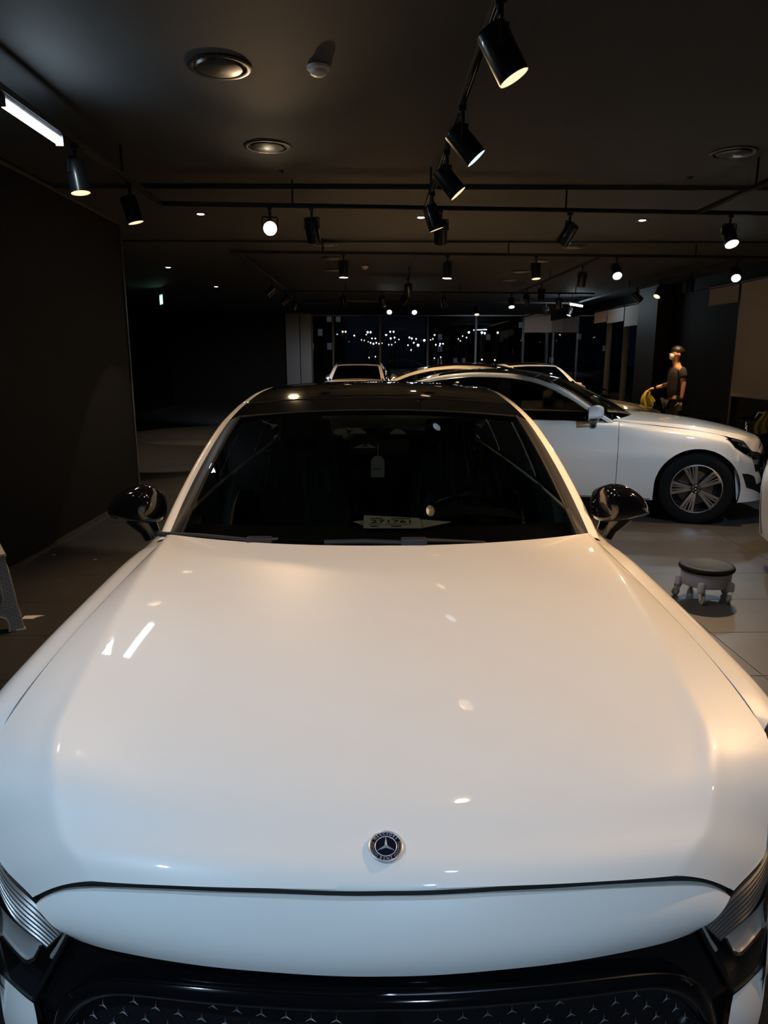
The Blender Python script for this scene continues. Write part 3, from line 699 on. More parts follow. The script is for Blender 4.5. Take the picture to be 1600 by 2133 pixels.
M_TILE = mat('dark_porcelain_tile', (0.039, 0.037, 0.036), 0.45, noise=0.18, nscale=5.0, wear=0.1)
M_GROUT = mat('floor_joint', (0.015, 0.014, 0.013), 0.9)
def struct(mb, name, m, parent=None, smooth=False):
    o = mb.build(name, m, parent, smooth=smooth)
    if parent is None: o['kind'] = 'structure'
    return o
def bx(name, x0, x1, y0, y1, z0, z1, m, parent=None, bev=0.0):
    mb = MB(); mb.box(((x0+x1)/2, (y0+y1)/2, (z0+z1)/2), (x1-x0, y1-y0, z1-z0), bev=bev); return mb
floor = struct(bx('floor', -7, 6.3, BY, 25.2, -0.2, -0.004, None), 'floor', M_GROUT)
TX, TY, tx0, ty0 = 1.17, 0.585, 1.965, 3.165
tme = None; rest = MB()
for i in range(-8, 5):
    for j in range(-14, 39):
        x0, y0 = tx0+i*TX, ty0+j*TY
        if x0 < -7 or x0+TX > 6.3 or y0 < BY or y0+TY > 25.2: continue
        if -5 <= i <= 2 and -2 <= j <= 15:
            if tme is None:
                mb = MB(); mb.box((0, 0, -0.004), (TX-0.004, TY-0.004, 0.008), bev=0.0015); o = mb.build('tile', M_TILE, floor, smooth=False); tme = o.data
            else: o = bpy.data.objects.new('tile', tme); link(o, floor)
            o.location = (x0+TX/2, y0+TY/2, 0)
        else: rest.box((x0+TX/2, y0+TY/2, -0.004), (TX-0.004, TY-0.004, 0.008))
r = rest.build('tile_field', M_TILE, floor, smooth=False); r['kind'] = 'stuff'
# ceiling in three flats with a small step between
s1 = at_z(800, 385, CZ).y; s2 = at_z(800, 500, CZ-0.03).y
ceil = struct(bx('ceiling', -7, 6.3, BY, s1, CZ, CZ+0.1, None), 'ceiling', M_CEIL)
struct(bx('', -7, 6.3, s1+0.002, s2, CZ-0.035, CZ+0.1, None), 'ceiling_flat', M_CEIL, ceil)
struct(bx('', -7, 6.3, s2+0.002, 25.2, CZ-0.06, CZ+0.1, None), 'ceiling_flat', M_CEIL, ceil)
p = at_z(1108, 68, CZ); q = at_z(1340, 68, CZ)
struct(bx('', p.x, q.x, p.y-(q.x-p.x), p.y, CZ-0.003, CZ+0.01, None), 'access_hatch', M_CEIL, ceil)
# left wall with bronze edge trim, ending part-way down the hall
WE = at_x(246, 446, LX); wy, wz = WE.y, WE.z
wz = min(wz, CZ-0.04)
wl = struct(bx('', LX-0.14, LX, BY, wy, 0, CZ, None), 'wall_left', M_WALLB)
struct(bx('', LX, LX+0.012, BY, wy, wz-0.012, wz+0.012, None), 'wall_trim', M_BRONZE, wl)
struct(bx('', LX-0.14, LX+0.012, wy, wy+0.035, 0, wz+0.012, None), 'wall_end_trim', M_STEEL, wl)
bl = struct(bx('', LX, LX+0.03, BY, wy, 0.0, 0.028, None), 'baseboard_left', M_BRONZE)
# dark recess beyond
struct(bx('', -7.0, -6.85, wy, FY, 0, CZ, None), 'wall_recess', M_WALLB)
struct(bx('', -7.0, LX-0.14, wy-0.1, wy+0.0, 0, CZ, None), 'wall_return', M_WALLB)
struct(bx('', -7, 6.3, BY-0.15, BY, 0, CZ, None), 'wall_back', M_WALLB)
c0 = at_y(596, 700, FY-0.3).x; c1 = at_y(625, 700, FY-0.3).x; c2 = at_y(648, 700, FY-0.3).x
wf = struct(bx('', -6.85, c0-0.02, FY-0.1, FY+0.1, 0, CZ, None), 'wall_far', M_WALLB)
struct(bx('', c0, c1-0.01, FY-0.35, FY-0.1, 0, CZ-0.06, None), 'cladding_panel', M_STEEL, wf)
struct(bx('', c1+0.01, c2, FY-0.30, FY-0.1, 0, CZ-0.06, None), 'cladding_panel', M_STEEL, wf)
struct(bx('', c0-0.02, c2, FY-0.1, FY+0.1, 0, CZ, None), 'cladding_core', M_WALLB, wf)
# far glazing
hz = min(CZ-0.12, at_y(900, 651, FY).z)
mx = [c2]+[at_y(px, 700, FY).x for px in (694, 792, 891, 991, 1090)]+[RX-0.05]
for i, (a, b) in enumerate(zip(mx, mx[1:])):
    wn = empty('window_%d' % (i+1), ((a+b)/2, FY, 0)); wn['kind'] = 'structure'
    o = struct(bx('', a+0.03-(a+b)/2, b-0.03-(a+b)/2, -0.006, 0.006, 0.08, hz, None), 'pane', M_PANE, wn)
    for e, nm in ((a, 'mullion'), (b, 'mullion')):
        if nm and (e == a or i == len(mx)-2): struct(bx('', e-0.03-(a+b)/2, e+0.03-(a+b)/2, -0.07, 0.07, 0, hz, None), 'mullion', M_MULL, wn)
    struct(bx('', a-(a+b)/2, b-(a+b)/2, -0.05, 0.05, 0, 0.08, None), 'sill_bar', M_MULL, wn)
    struct(bx('', a-(a+b)/2, b-(a+b)/2, -0.09, 0.05, hz, hz+0.03, None), 'head_bar', M_STEEL, wn)
struct(bx('', c2, RX, FY-0.08, FY+0.1, hz+0.03, CZ, None), 'wall_head', M_WALLB)
# right wall: glazed bays, a pillar and roller blinds
ypx = lambda px: at_x(px, 700, RX).y
pil0, pil1 = ypx(1391), ypx(1350)
struct(bx('', RX, RX+0.15, BY, 7.5, 0, CZ, None), 'wall_right', M_WALLB)
struct(bx('', RX-0.25, RX+0.15, pil0, pil1, 0, CZ, None), 'wall_pillar', mat('pillar_brown', (0.03, 0.024, 0.02), 0.6))
struct(bx('', RX, RX+0.15, 7.5, FY, 2.78, CZ, None), 'wall_right_head', M_WALLB)
bays = [7.5, ypx(1536), pil0, pil1, ypx(1300), ypx(1264), FY-0.05]
for i, (a, b) in enumerate(zip(bays, bays[1:])):
    if i == 2: continue
    wn = empty('window_%d' % (i+10), (RX+0.05, (a+b)/2, 0)); wn['kind'] = 'structure'
    h = (b-a)/2
    struct(bx('', -0.006, 0.006, -h+0.03, h-0.03, 0.08, 2.78, None), 'pane', M_WALLB if i < 2 else M_PANE, wn)
    struct(bx('', -0.06, 0.06, -h-0.03, -h+0.03, 0, 2.78, None), 'mullion', M_MULL, wn)
    struct(bx('', -0.05, 0.05, -h, h, 0, 0.08, None), 'sill_bar', M_MULL, wn)
def blind(x0, x1, y0, y1, zt, zb, label, flip=False):
    e = empty('roller_blind', ((x0+x1)/2, (y0+y1)/2, zt)); tag(e, label, 'roller blind', 'roller blinds along the glazing')
    mx_, my = (x0+x1)/2, (y0+y1)/2; along_y = (y1-y0) > (x1-x0)
    mb = MB(); mb.box((0, 0, (zb-zt)/2), (max(0.006, x1-x0), max(0.006, y1-y0), zt-zb)); mb.build('fabric', M_BLIND, e, smooth=False)
    mb = MB()
    ax = Vector((0, (y1-y0)/2, 0)) if along_y else Vector(((x1-x0)/2, 0, 0))
    mb.tube([-ax, ax], 0.028, 12); mb.build('roller_tube', M_TRACK, e)
    mb = MB(); mb.tube([-ax+Vector((0, 0, zb-zt)), ax+Vector((0, 0, zb-zt))], 0.012, 8); mb.build('hem_bar', M_BLIND, e)
    for sg_ in (-1, 1):
        mb = MB(); mb.box(tuple(ax*sg_*0.98+(Vector((0.07, 0, 0)) if along_y else Vector((0, 0.07, 0)))), (0.15, 0.012, 0.05) if along_y else (0.012, 0.15, 0.05)); mb.build('bracket', M_TRACK, e, smooth=False)
BXx = RX-0.14
def blind_r(pa, pb, zb, label): blind(BXx-0.003, BXx+0.003, at_x(pb, 640, BXx).y, at_x(pa, 640, BXx).y, 2.74, zb, label)
blind(BXx-0.003, BXx+0.003, 8.3, at_x(1541, 640, BXx).y, 2.74, at_x(1545, 826, BXx).z, 'wide grey roller blind pulled down to waist height on the side wall')
blind_r(1476, 1536, at_x(1500, 633, BXx).z, 'short grey roller blind between the brown pillar and the long blind')
blind_r(1346, 1362, at_x(1352, 678, BXx).z, 'narrow grey roller blind tight against the brown pillar')
blind_r(1303, 1344, at_x(1322, 677, BXx).z, 'square grey roller blind second from the brown pillar')
blind_r(1267, 1301, at_x(1285, 670, BXx).z, 'grey roller blind third from the brown pillar')
blind_r(1240, 1265, at_x(1252, 671, BXx).z, 'small grey roller blind by the corner of the two glass walls')
b0 = at_y(1093, 660, FY-0.15); b1 = at_y(1172, 692, FY-0.15)
blind(b0.x, b1.x, FY-0.153, FY-0.147, at_y(1130, 653, FY-0.15).z, b1.z, 'pale grey roller blind half down on the far glass wall')

# ------------------------------------------------------------------ light tracks
def vline(px, py, P, Q):
    """point above the plan line P-Q seen in pixel column px"""
    d = ray(px, py); n = Vector((-(Q.y-P.y), Q.x-P.x, 0)); t = n.dot(P-CAM)/n.dot(d); return CAM+d*t
TRK = {}
def track(key, P, Q, label, rods=()):
    P = Vector((P[0], P[1], TZ)); Q = Vector((Q[0], Q[1], TZ)); TRK[key] = (P, Q)
    e = empty('lighting_track', (P+Q)/2); tag(e, label, 'light track', 'black lighting tracks under the ceiling')
    d = Q-P; L = d.length; a = math.atan2(d.y, d.x); e.rotation_euler = (0, 0, a)
    mb = MB()
    for o, w_, z0, z1 in ((0, 0.038, 0.022, 0.032), (-0.016, 0.006, 0.0, 0.022), (0.016, 0.006, 0.0, 0.022)): mb.box((0, o, (z0+z1)/2), (L, w_, z1-z0))
    mb.build('rail', M_TRACK, e, smooth=False)
    mb = MB(); mb.tube([(-L/2, -0.006, 0.012), (L/2, -0.006, 0.012)], 0.0025, 5); mb.tube([(-L/2, 0.006, 0.012), (L/2, 0.006, 0.012)], 0.0025, 5); mb.build('conductor', M_CHROME, e)
    for t in rods:
        x = -L/2+t*L; mb = MB(); y = (P+(Q-P)*t).y; top = CZ-(0.06 if y > s2 else 0.035 if y > s1 else 0)
        mb.tube([(x, 0, 0.03), (x, 0, top-TZ)], 0.009, 8); mb.build('hanger_rod', M_TRACK, e)
    return e
def frac(k, px, py): P, Q = k; v = vline(px, py, Vector(P), Vector(Q)); return (v.x-P[0])/(Q[0]-P[0])
c1p, c1q = at_z(335, 428, TZ), at_z(1600, 449, TZ)
c2p, c2q = at_z(480, 527, TZ), at_z(1600, 539, TZ)
c3p, c3q = at_z(600, 608, TZ), at_z(1238, 613, TZ)
c4p, c4q = at_z(630, 628, TZ), at_z(1194, 633, TZ)
xA = at_z(887, 440, TZ).x; xL = c1p.x; xR = at_z(1455, 446, TZ).x
track('A', (xA, -3.6), (xA, vline(887, 440, c1p, c1q).y-0.03), 'long black light track above the nearest white car', (0.05, 0.35, 0.62, 0.95))
track('L', (xL, -3.6), (xL, c1p.y), 'black light track beside the left wall carrying the white tube', (0.1, 0.5, 0.9))
track('R', (xR, -3.6), (xR, vline(1455, 446, c1p, c1q).y-0.03), 'black light track running above the wheeled stool side', (0.1, 0.5, 0.9))
track('C1', c1p, c1q, 'first black light track crossing the hall from the left wall end', (frac((c1p, c1q), 609, 400), frac((c1p, c1q), 1180, 410)))
track('C2', c2p, c2q, 'second black light track crossing the hall', (frac((c2p, c2q), 672, 510), frac((c2p, c2q), 1060, 510), frac((c2p, c2q), 1450, 520)))
track('C3', c3p, c3q, 'third black light track crossing the hall', (frac((c3p, c3q), 720, 600), frac((c3p, c3q), 958, 600), frac((c3p, c3q), 1200, 600)))
track('C4', c4p, c4q, 'last black light track crossing in front of the far glass', (0.2, 0.5, 0.8))
a2 = at_z(865, 535, TZ); a3 = at_z(843, 606, TZ); d2 = at_z(1245, 541, TZ); d3 = at_z(1080, 611, TZ)
track('A2', a2, a3, 'short black light track joining the second and third crossing tracks', (0.5,))
track('D2', d2, d3, 'black light track slanting between the crossing tracks above the parked sedan', (0.5,))
l2 = at_z(400, 527, TZ); track('L2', (xL+0.1, at_z(520, 530, TZ).y), (xL+0.1, at_z(625, 628, TZ).y), 'black light track deep in the hall along the dark recess', (0.5,))
r2 = at_z(1500, 537, TZ); track('R2', (4.75, at_z(1500, 535, TZ).y+0.3), (4.75, FY-1.2), 'black light track running along the blinds', (0.3, 0.7))

M_HOUS = mat('spot_housing', (0.010, 0.0105, 0.012), 0.33, coat=0.3)
M_REFL = mat('spot_reflector', (0.75, 0.74, 0.72), 0.55)
M_COIL = mat('cable_black', (0.008, 0.008, 0.008), 0.6)
M_OFF = mat('spot_lens_off', (0.10, 0.10, 0.10), 0.2)
LENS = {'w': emitter('warm_led_lens', (1.0, 0.66, 0.36), 7.0), 'c': emitter('cool_led_lens', (0.50, 0.76, 1.0), 8.0), 'W': emitter('warm_led_bright', (1.0, 0.80, 0.52), 60.0), 'C': emitter('cool_led_bright', (0.80, 0.95, 1.0), 60.0)}
LCOL = {'w': (1.0, 0.61, 0.28), 'W': (1.0, 0.66, 0.36), 'c': (0.50, 0.735, 1.0), 'C': (0.55, 0.80, 1.0)}
SPOT_CACHE = {}
def spot(mount, aim, st, energy, label, group, angle=74, scale=1.0, drop=0.13):
    """track spotlight: adapter, stem, yoke, can, lens (and its light when lit)"""
    e = empty('track_spotlight', mount); tag(e, label, 'spotlight', group)
    aim = Vector(aim).normalized(); hor = Vector((aim.x, aim.y, 0))
    az = math.atan2(hor.y, hor.x) if hor.length > 1e-4 else 0.0; tilt = math.acos(max(-1, min(1, -aim.z)))
    e.rotation_euler = (0, 0, az); e.scale = (scale,)*3
    def part(nm, mk, m, M=None):
        key = (nm, drop)
        if key not in SPOT_CACHE:
            mb = MB(); mk(mb); o = mb.build(nm, m, e); SPOT_CACHE[key] = o.data
        else: o = bpy.data.objects.new(nm, SPOT_CACHE[key]); link(o, e)
        if M: o.matrix_local = M
        return o
    part('track_adapter', lambda b: b.box((0, 0, -0.012), (0.040, 0.036, 0.03), bev=0.004), M_TRACK)
    part('stem', lambda b: b.tube([(0, 0, -0.02), (0, 0, -drop+0.05)], 0.012, 12), M_TRACK)
    def yoke(b):
        b.tube([(0, -0.064, -drop-0.03), (0, -0.064, -drop+0.045), (0, -0.058, -drop+0.052), (0, 0.058, -drop+0.052), (0, 0.064, -drop+0.045), (0, 0.064, -drop-0.03)], 0.006, 6)
        for s in (-1, 1): b.tube([(0, s*0.056, -drop-0.03), (0, s*0.070, -drop-0.03)], 0.009, 10)
    part('yoke', yoke, M_TRACK)
    part('coiled_cable', lambda b: b.tube([(0.02+0.012*math.cos(q*1.0), 0.012*math.sin(q*1.0), -drop+0.05-0.0011*q) for q in lin(0, 44, 90)], 0.0025, 4), M_COIL)
    # can axis: local -z, tilted about y towards +x
    M = Matrix.Translation((0, 0, -drop-0.03)) @ Matrix.Rotation(-tilt, 4, 'Y')
    part('can', lambda b: b.lathe([(0.0, 0.07), (0.050, 0.07), (0.055, 0.066), (0.0575, 0.06), (0.0575, -0.115), (0.0555, -0.1155), (0.055, -0.114), (0.054, -0.08), (0.05, -0.05)], 40), M_HOUS, M)
    part('reflector', lambda b: b.lathe([(0.0548, -0.1140), (0.053, -0.10), (0.047, -0.075), (0.038, -0.052)], 36), M_REFL, M)
    key = ('lens', st)
    if key not in SPOT_CACHE:
        mb = MB(); mb.lathe([(0, -0.052), (0.02, -0.0525), (0.0378, -0.052), (0.0378, -0.046), (0, -0.046)], 28); o = mb.build('lens', LENS.get(st, M_OFF), e); SPOT_CACHE[key] = o.data
    else: o = bpy.data.objects.new('lens', SPOT_CACHE[key]); link(o, e)
    o.matrix_local = M
    if energy > 0:
        ld = bpy.data.lights.new('spot_beam', 'SPOT'); ld.energy = energy; ld.color = LCOL[st]; ld.spot_size = R(angle); ld.spot_blend = 0.75; ld.shadow_soft_size = 0.035
        lo = bpy.data.objects.new('spot_beam', ld); link(lo, e); lo.matrix_local = M @ Matrix.Translation((0, 0, -0.062))
    return e
def on(key, px, py):
    P, Q = TRK[key]; v = vline(px, py, P, Q); d = Q-P; v.z = P.z
    t = max(0.06/d.length, min(1-0.06/d.length, (v-P).dot(d)/d.length_squared)); v = P+d*t; return Vector((v.x, v.y, TZ))
def aim_at(m, t): return Vector(t)-(Vector(m)-Vector((0, 0, 0.16)))
G1 = 'spotlights on the centre track'; G2 = 'spotlights on the crossing tracks'; G3 = 'spotlights along the walls'; G4 = 'spotlights deep in the hall'
E0 = 75.0
EH = 36.0
spot(on('A', 1040, 110), (0.50, -0.05, -0.9), 'w', E0*0.6, 'large black spotlight with warm mouth, first above the nearest white car', G1)
spot(on('A', 962, 305), (0.70, -0.06, -0.8), 'c', E0*0.55, 'black spotlight with cool white mouth on the centre track', G1)
spot(on('A', 930, 378), (0.68, -0.06, -0.8), 'w', E0*0.5, 'black spotlight with warm mouth just beyond the cool one on the centre track', G1)
spot(on('A', 900, 445), (0.32, 0.05, -0.9), 'w', E0*0.5, 'black spotlight at the far end of the centre track', G1)
# the same track and its neighbours go on over and behind the photographer
spot((xA, 1.0, TZ), aim_at((xA, 1.0, TZ), (-0.05, 1.25, 0.95)), 'w', EH*0.06, 'black warm spotlight directly over the hood on the centre track', G1)
spot((xA, -0.35, TZ), aim_at((xA, -0.35, TZ), (0.0, 0.5, 0.9)), 'c', EH*0.04, 'black cool spotlight over the car nose on the centre track', G1)
spot((xA, -1.9, TZ), aim_at((xA, -1.9, TZ), (0.0, 0.1, 0.7)), 'c', EH*1.6, 'black cool spotlight behind the car nose end of the centre track', G1)
spot((xL, -0.5, TZ), aim_at((xL, -0.5, TZ), (-0.1, 0.5, 0.85)), 'c', EH*1.75, 'black cool spotlight at the rear of the left wall track', G3)
spot((xL, 1.6, TZ), aim_at((xL, 1.6, TZ), (-0.15, 1.5, 0.95)), 'w', EH*1.1, 'black warm spotlight beside the white tube on the left wall track', G3)
spot((xR, 1.8, TZ), aim_at((xR, 1.8, TZ), (0.3, 1.4, 0.95)), 'w', EH*4.6, 'black warm spotlight above the wheeled stool', G3, angle=64)
spot((xR, 0.2, TZ), aim_at((xR, 0.2, TZ), (0.5, 0.6, 0.85)), 'w', EH*0.55, 'black warm spotlight on the stool side track aimed at the car nose', G3)
spot((xR, 3.6, TZ), aim_at((xR, 3.6, TZ), (2.2, 5.4, 0.1)), 'c', E0*1.0, 'black cool fill spotlight, unseen, added to light the parked sedan and its floor', G3)  # unseen fill lamp added to cool the sedan side and the floor before it
spot(on('L', 162, 385), (0.14, -0.05, -1), 'w', E0*0.8, 'black warm spotlight next to the end of the white light tube', G3)
spot(on('L', 274, 450), (0.25, 0.05, -1), 'w', E0*0.35, 'black warm spotlight at the end of the left wall trim', G3)
# first crossing track
spot(on('C1', 563, 490), aim_at(on('C1', 563, 490), (-0.1, 0.2, 1.3)), 'W', E0*0.6, 'glaring warm spotlight turned to the camera on the first crossing track', G2, angle=60)
spot(on('C1', 650, 480), (0.1, 0.45, -0.9), '-', 0, 'unlit black spotlight next to the glaring warm one', G2)
spot(on('C1', 918, 480), (0.05, 0.5, -0.9), '-', 0, 'unlit black spotlight behind the end of the centre track', G2)
spot(on('C1', 1186, 485), (-0.45, 0.5, -0.9), '-', 0, 'unlit black spotlight tilted sideways under the hanger rod', G2)
spot(on('C1', 1518, 495), (0.05, -0.55, -0.85), 'W', E0*1.7, 'bright warm spotlight turned to the camera above the person', G2, angle=115)
# second crossing track
spot(on('C2', 716, 565), (0, -0.03, -1), 'w', E0*3.0, 'black spotlight hanging straight down above the rear-facing white car', G2, angle=105)
spot(on('C2', 932, 567), (-0.04, -0.03, -1), 'w', E0*5.0, 'black spotlight hanging straight down above the middle parked car', G2, angle=105)
spot(on('C2', 1116, 567), (0.05, -0.15, -1), 'w', E0*4.5, 'black spotlight hanging straight down beside the slanting track', G2)
spot(on('C2', 1283, 570), (-0.05, -0.75, -0.7), 'C', E0*0.3, 'glaring cool white spotlight on the second crossing track', G2)
spot(on('A2', 851, 575), (0.1, 0.4, -0.9), '-', 0, 'unlit black spotlight on the short joining track', G4)
spot(on('A2', 841, 622), (-0.25, 0.8, -0.5), 'w', E0*4.0, 'small warm spotlight at the end of the short joining track', G4)
spot(on('D2', 1213, 575), (0.0, 0.3, -1), '-', 0, 'unlit black spotlight at the near end of the slanting track', G4)
spot(on('D2', 1128, 610), (0.0, 0.1, -1), 'w', E0*1.0, 'black spotlight half-way along the slanting track', G4)
spot(on('D2', 1097, 622), (0.28, 0.85, -0.45), 'w', E0*4.0, 'warm spotlight at the far end of the slanting track', G4)
far = 'small dark unlit spotlight on the third crossing track'
for px in (715, 796, 925, 1164): spot(on('C3', px, 630), (0.2, 0.3, -0.9), '-', 0, far, G4)
spot(on('C3', 1065, 638), (0.0, -0.45, -0.9), 'C', E0*0.35, 'cool white spotlight on the third crossing track', G4)
spot(on('C4', 993, 648), (0, -0.4, -0.9), 'w', E0*0.8, 'warm spotlight on the last crossing track', G4)
spot(on('C4', 1137, 660), (0.05, 0.8, -0.4), 'c', E0*2.0, 'tilted spotlight in front of the pale blind', G4)
lastc = 'cool white spotlight on the last crossing track'
for px in (811, 863): spot(on('C4', px, 650), (0, -0.8, -0.6), 'C', E0*0.2, lastc, G4)
spot(on('C4', 1190, 650), (-0.3, -0.1, -0.9), 'c', E0*0.2, 'small cool spotlight near the corner of the glass walls', G4)
for px, py, l in ((567, 608, 'small spotlight turned to the dark recess, alone on its track stretch'), (596, 627, 'small spotlight turned to the dark recess next to the cladding spotlight')):
    spot(on('L2', px, py), (-0.75, 0.0, -0.65), 'w', E0*0.25, l, G4)
spot(on('L2', 613, 632), (-0.25, 0.85, -0.6), 'c', E0*2.0, 'small spotlight turned to the steel cladding panels', G4)
spot(on('R2', 1546, 575), (-0.25, -0.75, -0.6), 'C', E0*0.3, 'glaring cool spotlight beside the wide roller blind', G3)
spot(on('R2', 1437, 610), (-0.05, 0.12, -1), 'w', E0*1.0, 'warm spotlight in front of the brown pillar', G3)
spot(on('R2', 1373, 625), (-0.5, -0.3, -0.8), 'w', E0*0.9, 'warm spotlight between the brown pillar and the blinds', G3)
spot(on('R2', 1325, 632), (0.8, 0.1, -0.6), '-', 0, 'unlit spotlight turned towards the square roller blind', G3)
# linear tubes on the track
def tube_light(P, Q, label, strength):
    P, Q = Vector(P), Vector(Q); e = empty('linear_light', (P+Q)/2); tag(e, label, 'tube light')
    d = Q-P; L = d.length; e.rotation_euler = (0, 0, math.atan2(d.y, d.x))
    mb = MB(); mb.box((0, 0, -0.012), (L, 0.030, 0.028), bev=0.003); mb.build('housing', mat('tube_housing', (0.30, 0.31, 0.33), 0.4, metal=0.5), e)
    mb = MB(); mb.grid(lambda x, a: Vector((x, 0.021*math.sin(a), -0.044-0.021*math.cos(a))), [-L/2+0.01, L/2-0.01], lin(R(-150), R(150), 19)); mb.build('diffuser', emitter('tube_diffuser', (0.70, 0.88, 1.0), strength), e)
    mb = MB()
    for s in (-1, 1): mb.box((s*(L/2-0.005), 0, -0.04), (0.01, 0.044, 0.056), bev=0.002)
    mb.build('end_cap', MATS['tube_housing'], e)
    if P.z < TZ-0.01:
        for x in (-L*0.35, L*0.35): mb = MB(); mb.tube([(x, 0, 0), (x, 0, CZ-0.06-P.z)], 0.006, 8); mb.build('hanger_rod', M_TRACK, e)
t1 = on('L', 126, 305)
tube_light((xL, t1.y-0.66, TZ), (xL, t1.y, TZ), 'bright white linear light tube on the left wall track', 26.0)
tb = on('C4', 1155, 650); tube_light((tb.x+0.12, tb.y-0.85, TZ-0.02), (tb.x+0.62, tb.y-0.12, TZ-0.02), 'short glowing tube in front of the pale blind', 12.0)

# ------------------------------------------------------------------ ceiling fittings
def cz_at(y): return CZ-(0.06 if y > s2 else 0.035 if y > s1 else 0)
def on_ceiling(px, py):
    p = at_z(px, py, CZ)
    for _ in range(3): p = at_z(px, py, cz_at(p.y))
    return p
M_DIFF = mat('diffuser_black', (0.02, 0.019, 0.019), 0.35)
def diffuser(px, py, label, r=0.165):
    p = on_ceiling(px, py); e = empty('air_diffuser', p); tag(e, label, 'air vent', 'round black air diffusers in the ceiling')
    mb = MB(); mb.lathe([(r, 0), (r, -0.006), (r*0.94, -0.012), (r*0.84, -0.010), (r*0.80, 0.0)], 48); mb.build('outer_ring', M_DIFF, e)
    mb = MB(); mb.lathe([(r*0.74, -0.002), (r*0.70, -0.014), (r*0.5, -0.022), (0, -0.026)], 48); mb.build('centre_cone', M_DIFF, e)
for px, py, l in ((457, 138, 'round black air diffuser beside the white smoke detector'), (557, 304, 'round black air diffuser behind the first one near the smoke detector'), (1528, 317, 'round black air diffuser above the stool side track'),
                  (690, 537, 'small looking round diffuser just past the second crossing track'), (693, 562, 'round diffuser near the far smoke detector'), (1125, 543, 'round diffuser behind the second crossing track by the slanting track'), (1085, 565, 'second round diffuser by the slanting track'), (1060, 583, 'third round diffuser by the slanting track'), (1198, 513, 'round diffuser behind the unlit tilted spotlight'), (678, 508, 'round diffuser between the first and second crossing tracks')):
    diffuser(px, py, l)
M_DET = mat('detector_white', (0.62, 0.60, 0.60), 0.5)
for px, py, l in ((663, 147, 'white smoke detector between the air diffuser and the centre track'), (760, 563, 'small white smoke detector far down the ceiling')):
    p = on_ceiling(px, py-8); e = empty('smoke_detector', p); tag(e, l, 'smoke detector', 'smoke detectors')
    mb = MB(); mb.lathe([(0.058, 0), (0.058, -0.012), (0.05, -0.018), (0.046, -0.02)], 36); mb.build('base', M_DET, e)
    mb = MB(); mb.lathe([(0.046, -0.018), (0.042, -0.034), (0.03, -0.042), (0, -0.044)], 36); mb.build('sensor_head', M_DET, e)
for px, py, l in ((588, 356, 'tiny sprinkler head behind the second air diffuser'), (1438, 369, 'tiny sprinkler head near the stool side track')):
    p = on_ceiling(px, py); e = empty('sprinkler', p); tag(e, l, 'sprinkler', 'ceiling sprinklers')
    mb = MB(); mb.lathe([(0.03, 0), (0.03, -0.004), (0.012, -0.006), (0.008, -0.02)], 20); mb.build('escutcheon', M_DCHROME, e)
    mb = MB(); mb.lathe([(0.008, -0.018), (0.018, -0.022), (0.0, -0.024)], 12); mb.build('deflector', M_CHROME, e)
M_LEDW = emitter('downlight_led', (1.0, 0.86, 0.66), 25.0)
for px, py, l in ((418, 446, 'lit recessed downlight beyond the left wall end'), (877, 453, 'lit recessed downlight by the end of the centre track'), (1338, 459, 'lit recessed downlight behind the first crossing track'), (350, 557, 'recessed downlight in the dark recess ceiling'), (450, 597, 'farthest recessed downlight over the dark recess')):
    p = on_ceiling(px, py); e = empty('downlight', p); tag(e, l, 'downlight', 'recessed ceiling downlights')
    mb = MB(); mb.lathe([(0.072, 0), (0.072, -0.004), (0.058, -0.005), (0.05, -0.001)], 28); mb.build('bezel', M_DIFF, e)
    mb = MB(); mb.lathe([(0.0, -0.003), (0.034, -0.003), (0.034, 0.0)], 20); mb.build('lamp', M_LEDW, e)
    ld = bpy.data.lights.new('down_beam', 'SPOT'); ld.energy = 60; ld.color = (1, .8, .55); ld.spot_size = R(70); ld.shadow_soft_size = 0.03
    lo = bpy.data.objects.new('down_beam', ld); link(lo, e); lo.location = (0, 0, -0.012)
# ================================================================== cars
main = make_car('sedan_car', 'white sedan with gloss black roof and mirrors, hood filling the foreground', 'car')
B = make_car('sedan_car', 'white sedan with white mirror caps and standing hood star, parked side-on', 'car', mirror_mat=M_WHITE, badge=False, hood_star=True, interior=False)
tag(B, group='parked white cars')
def place(car, wx, wy, ang, local):
    """put the car so that its local point sits at world x, y; ang turns it about z"""
    c, s = math.cos(ang), math.sin(ang); car.rotation_euler = (0, 0, ang)
    car.location = (wx-(c*local[0]-s*local[1]), wy-(s*local[0]+c*local[1]), 0)
wc = at_z(1440, 1087, 0.0)
place(B, wc.x, wc.y, R(90-16), (-0.80, 0.86))
def another(label, wx, wy, ang, local):
    c = copy_tree(B); c['label'] = label; place(c, wx, wy, ang, local); return c
t = at_z(1383, 858, 0.80)
another('white sedan behind the side-on one, only its roof, tail glass and hood tip showing', t.x, t.y, R(90-9), (0, 0.12)).scale = (1.03,)*3
t = at_z(742, 790, 1.06)
another('white sedan parked tail towards us before the far glass, beside the cladding panels', t.x, t.y, R(180-2), (0, 4.35))
t = at_z(1138, 795, 1.06)
another('white sedan parked tail towards us near the corner under the pale blind', t.x, t.y, R(180+9), (0, 4.35))
t = at_z(1581, 1060, 0.42)
another('white car by the wheeled stool of which only a bumper corner shows', t.x, t.y, R(0), (-0.80, 4.76))
